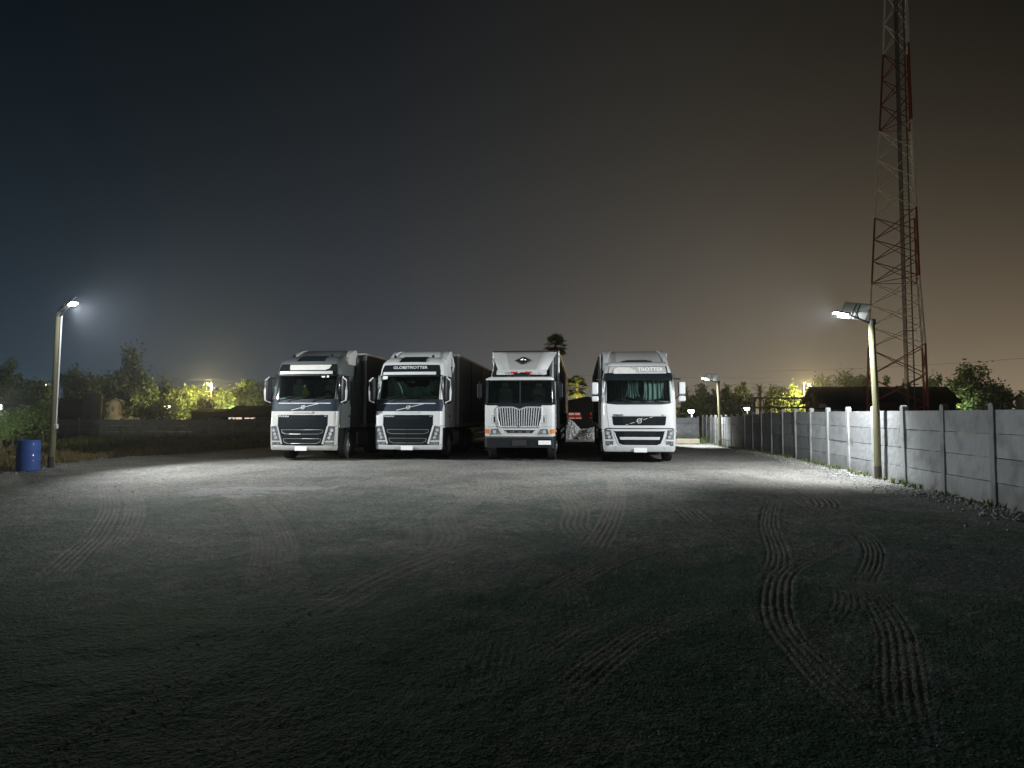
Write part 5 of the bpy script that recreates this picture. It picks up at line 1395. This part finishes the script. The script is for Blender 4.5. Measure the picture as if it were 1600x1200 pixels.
# ------------------------------------------------------------------ background buildings
def gable(name, label, x0, x1, y0, y1, zw, zr, wallm, roofm, over=.25, ridge='x', rz=0, cat='building', tiles=True):
    cx, cy = (x0+x1)/2, (y0+y1)/2; hx, hy = (x1-x0)/2, (y1-y0)/2; zb = gz(cx, cy)-.1
    t = empty(name, (cx, cy, zb), rz); tag(t, label, cat)
    m = MB(); m.bx(-hx, hx, -hy, hy, 0, zw-zb); w = m.build('wall', wallm, t)
    m = MB()
    if ridge == 'x': m.prismx([(-hy-over, zw-zb-.05), (0, zr-zb), (hy+over, zw-zb-.05), (hy+over, zw-zb-.17), (0, zr-zb-.12), (-hy-over, zw-zb-.17)], -hx-over, hx+over)
    else: m.prism([(-hx-over, zw-zb-.05), (0, zr-zb), (hx+over, zw-zb-.05), (hx+over, zw-zb-.17), (0, zr-zb-.12), (-hx-over, zw-zb-.17)], -hy-over, hy+over)
    r = m.build('roof', roofm, t)
    m = MB()
    if ridge == 'x': m.prismx([(-hy, zw-zb), (0, zr-zb-.14), (hy, zw-zb)], -hx+.02, hx-.02)
    else: m.prism([(-hx, zw-zb), (0, zr-zb-.14), (hx, zw-zb)], -hy+.02, hy-.02)
    m.build('gable_wall', wallm, t)
    # sheet ribs on the roof
    m = MB(); n = int((hx if ridge == 'x' else hy)*2/.8)
    for i in range(n+1):
        if ridge == 'x':
            x = -hx-over + (2*hx+2*over)*i/n; m.tube((x, -hy-over, zw-zb-.04), (x, 0, zr-zb+.01), .025, n=4)
        else:
            y = -hy-over + (2*hy+2*over)*i/n
            for s in (-1, 1): m.tube((s*(hx+over), y, zw-zb-.04), (0, y, zr-zb+.01), .025, n=4)
    o = m.build('roof_ribs', roofm, r); o['kind'] = 'stuff'
    return t, w, hx, hy, zb
# large dark roof behind the right wall
a, b = at(1268, 640, 66), at(1478, 640, 66)
T, w, hx, hy, zb = gable('shed', 'long dark barn roof behind the right wall beneath the lattice tower', a.x+.4, b.x, 64.5, 68.2, at(1300, 628, 64.3).z, at(1400, 604, 66.3).z, M['shed'], M['shed'], .4)
m = MB(); m.prism([(-hx-.44, at(1272, 637, 64).z-zb), (-hx+.55, at(1272, 637, 64).z-zb), (-hx-.05, at(1272, 624, 64).z-zb)], -hy-.12, -hy-.05); m.build('gable_panel', M['palewall'], T)
m = MB(); m.bx(-hx-1.6, -hx+1.2, -hy-1.4, -hy-.2, at(1275, 641, 64).z-zb-.05, at(1275, 641, 64).z-zb+.05); m.build('porch_roof', M['palewall'], T)
# steel truss standing left of the barn
a, b = at(1176, 622, 50), at(1268, 637, 50)
t = empty('steel_truss', (a.x, 50, -.3)); tag(t, 'dark lattice steel truss on posts behind the right wall, left of the barn', 'truss')
L = b.x-a.x; zt, zb_ = a.z+.3, b.z+.3
for z in (zt, zb_):
    m = MB(); m.bx(0, L, -.05, .05, z-.07, z+.07); m.build('chord', M['rust'], t)
n = 9
for i in range(n):
    x0, x1, xm = L*i/n, L*(i+1)/n, L*(i+.5)/n
    for p, q in (((x0, 0, zb_), (xm, 0, zt)), ((xm, 0, zt), (x1, 0, zb_))):
        m = MB(); m.tube(p, q, .028, n=5); m.build('brace', M['rust'], t)
for x in (.1, L-.1):
    m = MB(); m.bx(x-.08, x+.08, -.08, .08, 0, zt+.1); m.build('post', M['rust'], t)
# low dark gable between the third and fourth truck
p0, p1 = at(886, 630, 62), at(938, 630, 62)
T, w, hx, hy, zb = gable('bungalow', 'low dark gabled bungalow with red lit openings seen between the third and fourth truck', p0.x-.8, p1.x+.9, 60, 70, at(900, 628.5, 60).z, at(911, 620, 60).z, M['shed'], M['shed'], .3, 'y')
def slit(px0, px1, py0, py1, Yw, mat, T, name='window'):
    a, b = at(px0, py0, Yw), at(px1, py1, Yw); o = T.location
    m = MB(); m.bx(a.x-o.x, b.x-o.x, -.05+Yw-o.y, Yw-o.y, b.z-o.z, a.z-o.z); f = m.build(name, mat, T); 
    m = MB(); n = max(2, int((b.x-a.x)/.7))
    for i in range(n+1):
        x = a.x-o.x + (b.x-a.x)*i/n; m.bx(x-.03, x+.03, Yw-o.y-.09, Yw-o.y-.04, b.z-o.z, a.z-o.z)
    m.build('mullion', M['shed'], f)
slit(888, 907, 645, 648.6, 59.9, M['slit_pink'], T); slit(921.5, 928.5, 644.5, 648.5, 59.9, M['slit_red'], T); slit(888, 909, 652.5, 654.3, 59.9, M['slit_pink'], T); slit(921, 928.5, 652, 654.0, 59.9, M['slit_red'], T)
slit(888, 909, 649.2, 651.6, 59.9, M['slit_red'], T)
# pale flat roof right of it
p = at(925, 626, 80)
t, w, hx, hy, zb = gable('house', 'pale low roof glimpsed just left of the fourth truck behind the bungalow', p.x-1.2, p.x+3.2, 80, 84, at(930, 629, 80).z, at(930, 624, 80).z, M['palewall'], M['palewall'], .2)
# dark hipped roof left of the first truck, lit slit beneath
p0, p1 = at(352, 652, 62), at(440, 652, 62)
T, w, hx, hy, zb = gable('farm_building', 'dark pitched roof with a lit slit under its eaves, left of the first truck', p0.x+.3, p1.x+3, 60, 70, at(380, 651.5, 60).z, at(380, 634, 65).z, M['shed'], M['shed'], .4)
slit(357, 379, 652.2, 655.0, 59.55, M['slit_warm'], T); slit(382, 400, 652.6, 654.4, 59.55, M['slit_warm'], T)
a, b = at(300, 641, 60), at(346, 652, 60)
T, w, hx, hy, zb = gable('shed', 'low dark flat shed beside the pitched farm roof on the left', a.x, b.x, 60, 64, a.z-.1, a.z+.15, M['shed'], M['shed'], .1)
a, b = at(-30, 650, 62), at(168, 620, 62)
T, w, hx, hy, zb = gable('warehouse', 'dark long low building beyond the left wall behind the wooden pole', a.x, b.x-1.6, 61, 70, at(90, 633, 61).z, at(90, 622, 65).z, M['shed'], M['shed'], .3)
a, b = at(144, 632, 60), at(168, 620, 60)
m = MB(); m.lathe([(.72, -2.2), (.75, -.75), (.75, .5), (.6, .62), (.2, .7), (0, .72)], 24); o = m.build('water_tank', M['housewall'], None, smooth=True); o.location = ((a.x+b.x)/2, 59, (a.z+b.z)/2+.1); tag(o, 'dim grey water tank beyond the left wall at the end of the dark building', 'tank')
a = at(1592, 614, 70)
T, w, hx, hy, zb = gable('house', 'pale low roof at the far right edge behind the wall', a.x+1.2, a.x+8, 70, 72, a.z-.6, a.z+.1, M['housewall'], M['housewall'], .3)

# ------------------------------------------------------------------ street lights in the distance
def far_lamp(px, py, Yw, pole_px, power, label, mat='sodium', col=WARM, r=.16, armside=1, cat='street lamp', pmat='concrete_post'):
    p = at(px, py, Yw); q = at(pole_px, py, Yw); zb = gz(q.x, q.y)
    t = empty('street_lamp', (q.x, q.y, zb)); tag(t, label, cat, 'lamps glowing in the distance')
    m = MB(); m.tube((0, 0, -.1), (0, 0, p.z-zb+.1), .09, .07, 8); m.build('pole', M[pmat], t, smooth=True)
    m = MB(); m.path([(0, 0, p.z-zb), ((p.x-q.x)*.6, 0, p.z-zb+.22), (p.x-q.x, 0, p.z-zb+.12)], .03, 6); m.build('arm', M['black'], t, smooth=True)
    m = MB(); m.lathe([(0, .14), (r*.7, .12), (r*1.1, .02), (r*1.0, -.0)], 14, (p.x-q.x, 0, p.z-zb)); hd = m.build('lamp_shade', M['black'], t, smooth=True)
    m = MB(); m.lathe([(0, -r*1.0), (r*.6, -r*.8), (r*.9, -r*.2), (r*.85, 0), (0, .01)], 14, (p.x-q.x, 0, p.z-zb)); m.build('bulb', M[mat], hd, smooth=True)
    point(t, (p.x-q.x, -.1, p.z-zb-r*1.6), power, col, .12); return t
far_lamp(325.5, 600, 79.5, 331, 7500, 'warm street lamp high on a pole among lit trees on the left')
far_lamp(261, 634, 68, 257, 1200, 'low warm lamp glowing under the trees left of centre', r=.32)
far_lamp(72, 600.5, 85, 77, 120, 'small warm lamp just left of the tall wooden pole', r=.14)
far_lamp(1263.5, 600, 76, 1255.5, 9000, 'warm street lamp on a pole left of the barn roof')
far_lamp(1080, 641, 52, 1080.5, 160, 'brilliant white yard lamp low beside the rightmost truck', 'led_far', (1, .98, .88), .27, pmat='black')
far_lamp(1167, 637, 58, 1167.5, 60, 'small bluish white lamp above the middle of the far right wall', 'led_far', (.8, .9, 1), .27, pmat='black')
far_lamp(905, 632, 70.5, 918, 7000, 'warm lamp hidden behind the bungalow, lighting the palm')
far_lamp(1470, 640, 74, 1475, 2600, 'greenish yard lamp behind the barn, lighting the shrubs', 'led_far', (.95, 1, .62))
far_lamp(362, 650, 73.5, 372, 5000, 'lamp behind the farm roof, lighting the pale bush', 'led_far', (1, .95, .55))
p = at(1170, 650.3, 49); m = MB(); m.bx(-.22, .22, -.04, .04, -.04, .04); o = m.build('tube_light', M['led_far'], None); o.location = p
t = empty('wall_light', (p.x, p.y, gz(p.x, p.y))); tag(t, 'short white tube light just above the far right wall', 'light'); o.parent = t; o.location = (0, 0, p.z-t.location.z)
m = MB(); m.bx(-.03, .03, .04, .09, 0, p.z-t.location.z+.05); m.bx(-.26, .26, .04, .07, p.z-t.location.z-.05, p.z-t.location.z+.07); m.build('bracket', M['galv'], t)

# ------------------------------------------------------------------ overhead wires
def wire(label, a, b, sag, r=.02, group='overhead wires'):
    m = MB(); a, b = Vector(a), Vector(b); P = []
    for i in range(25):
        q = i/24; p = a.lerp(b, q); p.z -= sag*4*q*(1-q); P.append(p)
    m.path(P, r, 4); o = m.build('overhead_wire', M['wire'], None); tag(o, label, 'wire', group)
wire('upper overhead wire crossing the sky right of the tower', at(1180, 580, 95), at(1720, 549, 80), .5)
wire('lower overhead wire crossing the sky right of the tower', at(1500, 609, 80), at(1720, 602, 70), .3)
wire('upper thin wire in the sky between the rightmost truck and the tower', at(900, 586, 95), at(1300, 590, 90), .2)
wire('lower thin wire in the sky between the rightmost truck and the tower', at(960, 602, 95), at(1300, 588, 90), .6)
for i, (y, nm) in enumerate(((591, 'topmost'), (607, 'second'), (612, 'third'), (621, 'lowest'))):
    wire(nm + ' lamp lit wire running from the warm street lamp on the left', at(331, y, 78), at(400+20*i, y+2, 84), .25, .025)
wire('faint wire running left from the warm street lamp on the left', at(270, 590, 80), at(331, 592, 78), .2, .022)

# ------------------------------------------------------------------ vegetation
def crown_mesh(name, mat, rx, ry, rz, n, leaf, seed, clumps=34, cr=.26, droop=0):
    rr = np.random.RandomState(seed); C = []
    while len(C) < clumps:
        p = rr.rand(3)*2-1
        q = np.linalg.norm(p)
        if .25 < q < 1: C.append(p*(.55+.5*rr.rand()))
    C = np.array(C); which = rr.randint(0, clumps, n); s = cr*(.55+.8*rr.rand(clumps))
    P = C[which] + rr.randn(n, 3)*s[which][:, None]*.62
    stray = rr.rand(n) < .05; P[stray] = P[stray]*1.12
    P *= np.array([rx, ry, rz]); 
    a = rr.randn(n, 3); a /= np.linalg.norm(a, axis=1)[:, None]; b = np.cross(a, rr.randn(n, 3)); b /= np.linalg.norm(b, axis=1)[:, None]
    L = leaf*(.6+.8*rr.rand(n))[:, None]
    v = np.stack([P-a*L, P+b*L*.42, P+a*L, P-b*L*.42], 1).reshape(-1, 3)
    me = bpy.data.meshes.new(name); me.vertices.add(4*n); me.vertices.foreach_set('co', v.astype(np.float32).ravel())
    me.loops.add(4*n); me.loops.foreach_set('vertex_index', np.arange(4*n, dtype=np.int32)); me.polygons.add(n)
    me.polygons.foreach_set('loop_start', np.arange(0, 4*n, 4, dtype=np.int32)); me.polygons.foreach_set('loop_total', np.full(n, 4, dtype=np.int32)); me.update(calc_edges=True)
    me.materials.append(mat); return me, C*np.array([rx, ry, rz])
def tree(px, py_top, Yw, wpx, label, mat='leaf_dark', seed=1, n=3600, zlow=1.0, leaf=.20, cat='tree', group='trees beyond the walls', ratio=None, clumps=34):
    top = at(px, py_top, Yw); rx = wpx*.5*Yw/FPX; zb = gz(top.x, Yw)
    H = top.z - zb; low = min(zlow, H*.5); rz_ = (H-low)/2*.98
    t = empty('tree' if cat == 'tree' else 'bush', (top.x, Yw, zb)); tag(t, label, cat, group)
    me, C = crown_mesh('crown', M[mat], rx, rx*.8, rz_, n, leaf, seed, clumps)
    o = bpy.data.objects.new('crown', me); link(o, t); o.location = (0, 0, low+rz_)
    m = MB(); m.path([(0, 0, -.2), (.05, 0, low*.6), (.1*rx*.3, 0, low+rz_*.5), (0, 0, low+rz_*1.3)], [H*.028+.05, H*.022+.04, H*.014+.03, .02], 8)
    rr = random.Random(seed)
    for k in range(7):
        c = C[k]; z0 = low + rz_*(.1+.12*k); m.path([(0, 0, z0*.8), (c[0]*.5, c[1]*.5, (z0+c[2]+low+rz_)/2*.95), (c[0], c[1], c[2]+low+rz_)], [H*.012+.02, H*.007+.012, .01], 5)
    m.build('trunk', M['bark'], t, smooth=True); return t
# left group, dim green
tree(8, 556, 80, 70, 'hazy tall tree at the far left edge of the skyline', 'leaf_mid', 1)
tree(60, 585, 74, 60, 'low rounded tree just left of the tall wooden pole', 'leaf_mid', 2)
tree(128, 566, 70, 62, 'broad tree right of the tall wooden pole', 'leaf_mid', 3, 5200)
tree(164, 578, 80, 50, 'darker tree between the broad tree and the tallest tree on the left', 'leaf_dark', 4)
tree(200, 553, 68, 62, 'tallest dark tree of the left skyline', 'leaf_dark', 5, 5600)
tree(228, 590, 72, 46, 'smaller tree leaning against the tallest left tree', 'leaf_mid', 6)
tree(262, 592, 88, 60, 'dark treetop behind the left lamp lit tree', 'leaf_dark', 7)
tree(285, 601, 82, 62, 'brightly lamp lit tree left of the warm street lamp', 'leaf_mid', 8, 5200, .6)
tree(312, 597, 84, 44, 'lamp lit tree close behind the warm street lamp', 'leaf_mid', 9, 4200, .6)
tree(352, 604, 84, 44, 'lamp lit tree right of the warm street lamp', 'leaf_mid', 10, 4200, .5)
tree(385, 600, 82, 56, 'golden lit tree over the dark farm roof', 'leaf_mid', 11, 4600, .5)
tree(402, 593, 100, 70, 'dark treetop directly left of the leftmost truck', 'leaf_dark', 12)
tree(340, 598, 104, 60, 'dark distant treetop behind the lamp wires', 'leaf_dark', 13)
tree(326, 622, 70, 44, 'dark shrub in front of the lamp lit trees', 'leaf_dark', 14, 2600, .2, cat='bush', group='bushes beyond the walls')
tree(358, 622, 75.5, 22, 'pale lit bush beside the dark farm roof', 'leaf_mid', 15, 2200, .1, .14, cat='bush', group='bushes beyond the walls')
tree(240, 626, 66, 60, 'low brownish bush left of the low warm lamp', 'leaf_mid', 16, 2600, .2, cat='bush', group='bushes beyond the walls')
# hedge rising at the left edge
for i, (px, py, Yw, w) in enumerate(((2, 641, 33, 26), (20, 636, 34, 24), (36, 630, 35, 24), (52, 624, 36, 22), (68, 618, 37, 20))):
    tree(px, py, Yw, w+8, ['shrub lit by the flood lamp, leftmost of the hedge', 'second shrub of the hedge from the left edge', 'middle shrub of the hedge at the left edge', 'fourth shrub of the hedge from the left edge', 'tallest shrub of the hedge nearest the wooden pole'][i], 'leaf_mid', 30+i, 1500, .1, .10, cat='bush', group='hedge shrubs at the left edge')
# right skyline
R_ = [(1075, 618, 74, 34, 'thin dark bush right of the rightmost truck mirror'), (1096, 603, 78, 44, 'rounded dark tree left of the distant solar lamp'), (1112, 615, 72, 50, 'low dark tree behind the distant solar lamp'),
      (1136, 602, 80, 36, 'dark tree just right of the distant solar lamp'), (1160, 596, 82, 34, 'pointed dark tree in the middle of the right skyline'), (1156, 614, 74, 40, 'low dark tree between the two small lamps'),
      (1206, 606, 90, 34, 'dark tree right of the feathery palm'), (1218, 598, 92, 40, 'dark tree left of the lamp lit foliage'), (1276, 582, 88, 44, 'tall dark tree behind the warm lamp by the barn'),
      (1300, 590, 94, 46, 'dark treetop over the left end of the barn'), (1330, 576, 92, 44, 'tallest dark treetop over the barn'), (1358, 582, 96, 40, 'dark treetop left of the near lamp pole'), (1388, 588, 96, 44, 'dark treetop behind the tower legs'),
      (1415, 596, 98, 40, 'low dark treetop inside the tower legs')]
for i, (px, py, Yw, w, lb) in enumerate(R_): tree(px, py, Yw, w, lb, 'leaf_dark', 50+i, 3000, .8, .21, clumps=20)
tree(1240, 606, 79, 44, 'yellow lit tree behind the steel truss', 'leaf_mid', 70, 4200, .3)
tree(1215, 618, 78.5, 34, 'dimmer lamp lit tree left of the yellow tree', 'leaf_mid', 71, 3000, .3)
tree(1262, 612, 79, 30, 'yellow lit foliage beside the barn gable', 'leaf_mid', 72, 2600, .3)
tree(1518, 572, 74, 66, 'large dark tree right of the tower', 'leaf_dark', 73, 7000, 1.0, .22, clumps=44)
tree(1556, 596, 78, 46, 'lower dark tree sloping down right of the large tree', 'leaf_dark', 74, 3600)
tree(1462, 582, 86, 34, 'sparse dark tree between the tower and the large tree', 'leaf_dark', 75, 1700, clumps=14)
tree(1486, 612, 76, 34, 'bright green lit bush left of the large dark tree', 'leaf_mid', 76, 2600, .1, .18, cat='bush', group='bushes beyond the walls')
tree(1452, 618, 76, 24, 'pale lit bush right of the tower foot', 'leaf_mid', 77, 2000, .1, .16, cat='bush', group='bushes beyond the walls')
tree(1596, 614, 90, 20, 'small dark tree at the right edge', 'leaf_dark', 78, 1500)

def palm(px, py, Yw, dpx, label, trunk_r=.16, feather=False, n=46):
    c = at(px, py, Yw); zb = gz(c.x, Yw); H = c.z-zb; Rr = dpx*.5*Yw/FPX
    t = empty('palm_tree', (c.x, Yw, zb)); tag(t, label, 'palm tree', 'palm trees in the distance'); rr = random.Random(px)
    m = MB(); m.path([(0, 0, -.2), (.05, 0, H*.5), (0, 0, H)], [trunk_r*1.3, trunk_r, trunk_r*1.1], 10); m.build('trunk', M['bark'], t, smooth=True)
    ball = MB()
    for k in range(n):
        a = rr.uniform(0, 6.283); e = rr.uniform(-.9, 1.35); d = Vector((math.cos(a)*math.cos(e), math.sin(a)*math.cos(e), math.sin(e))); side = d.cross(Vector((0, 0, 1))).normalized() if abs(d.z) < .98 else Vector((1, 0, 0))
        L = Rr*rr.uniform(.75, 1.05); st = Vector((0, 0, 0)) + d*L*.5
        V = []; F = []
        if feather:
            for q in range(9):
                s0 = q/8; pt = d*L*s0 - Vector((0, 0, 1))*L*.35*s0*s0
                for sg in (-1, 1):
                    b = len(V); tip = pt + side*sg*L*.16*(1-.5*s0) + d*L*.12 - Vector((0, 0, L*.05)); V += [pt, pt+d*.05*L, tip]; F.append((b, b+1, b+2))
        else:
            for q in range(11):
                an = (q/10-.5)*2.3; dr = (d*math.cos(an) + side*math.sin(an)).normalized(); tip = st + dr*L*.50 - Vector((0, 0, 1))*L*.10*abs(an); w = d.cross(side).cross(dr)*.035*L
                b = len(V); V += [st-w*.6+dr*.02, st+w*.6+dr*.02, st+dr*L*.28+w, tip, st+dr*L*.28-w]; F += [(b, b+1, b+2, b+4), (b+4, b+2, b+3)]
            b = len(V); V += [side*.02, -side*.02, st-side*.015, st+side*.015]; F.append((b, b+1, b+2, b+3))
        mm = MB(); mm.add(V, F)
        if k < 3000: ball.add(V, F)
    o = ball.build('crown', M['leaf_palm'], t, fixn=False); o.location = (0, 0, H); return t
palm(868, 541, 66, 46, 'tall fan palm rising behind the third truck', n=84)
palm(901, 606, 74, 44, 'yellow lit fan palm between the third and fourth truck', n=84)
palm(1187, 614, 70, 44, 'feathery dark palm above the steel truss', feather=True)
palm(1073, 612, 80, 30, 'small feathery palm right of the rightmost truck', feather=True)

# ------------------------------------------------------------------ night haze
if HAZE:
    m = MB(); m.bx(-130, 130, -30, 175, -1.6, 44)
    hm, ht = newmat('night_haze'); pv = ht.nodes.new('ShaderNodeVolumePrincipled'); pv.inputs['Color'].default_value = (.80, .88, 1, 1); pv.inputs['Density'].default_value = HAZE; pv.inputs['Anisotropy'].default_value = .80
    oo = ht.nodes.new('ShaderNodeOutputMaterial'); ht.links.new(pv.outputs[0], oo.inputs['Volume'])
    o = m.build('haze', hm, None); tag(o, kind='stuff')
SC.cycles.max_bounces = 6; SC.cycles.transparent_max_bounces = 12; SC.cycles.volume_bounces = 0
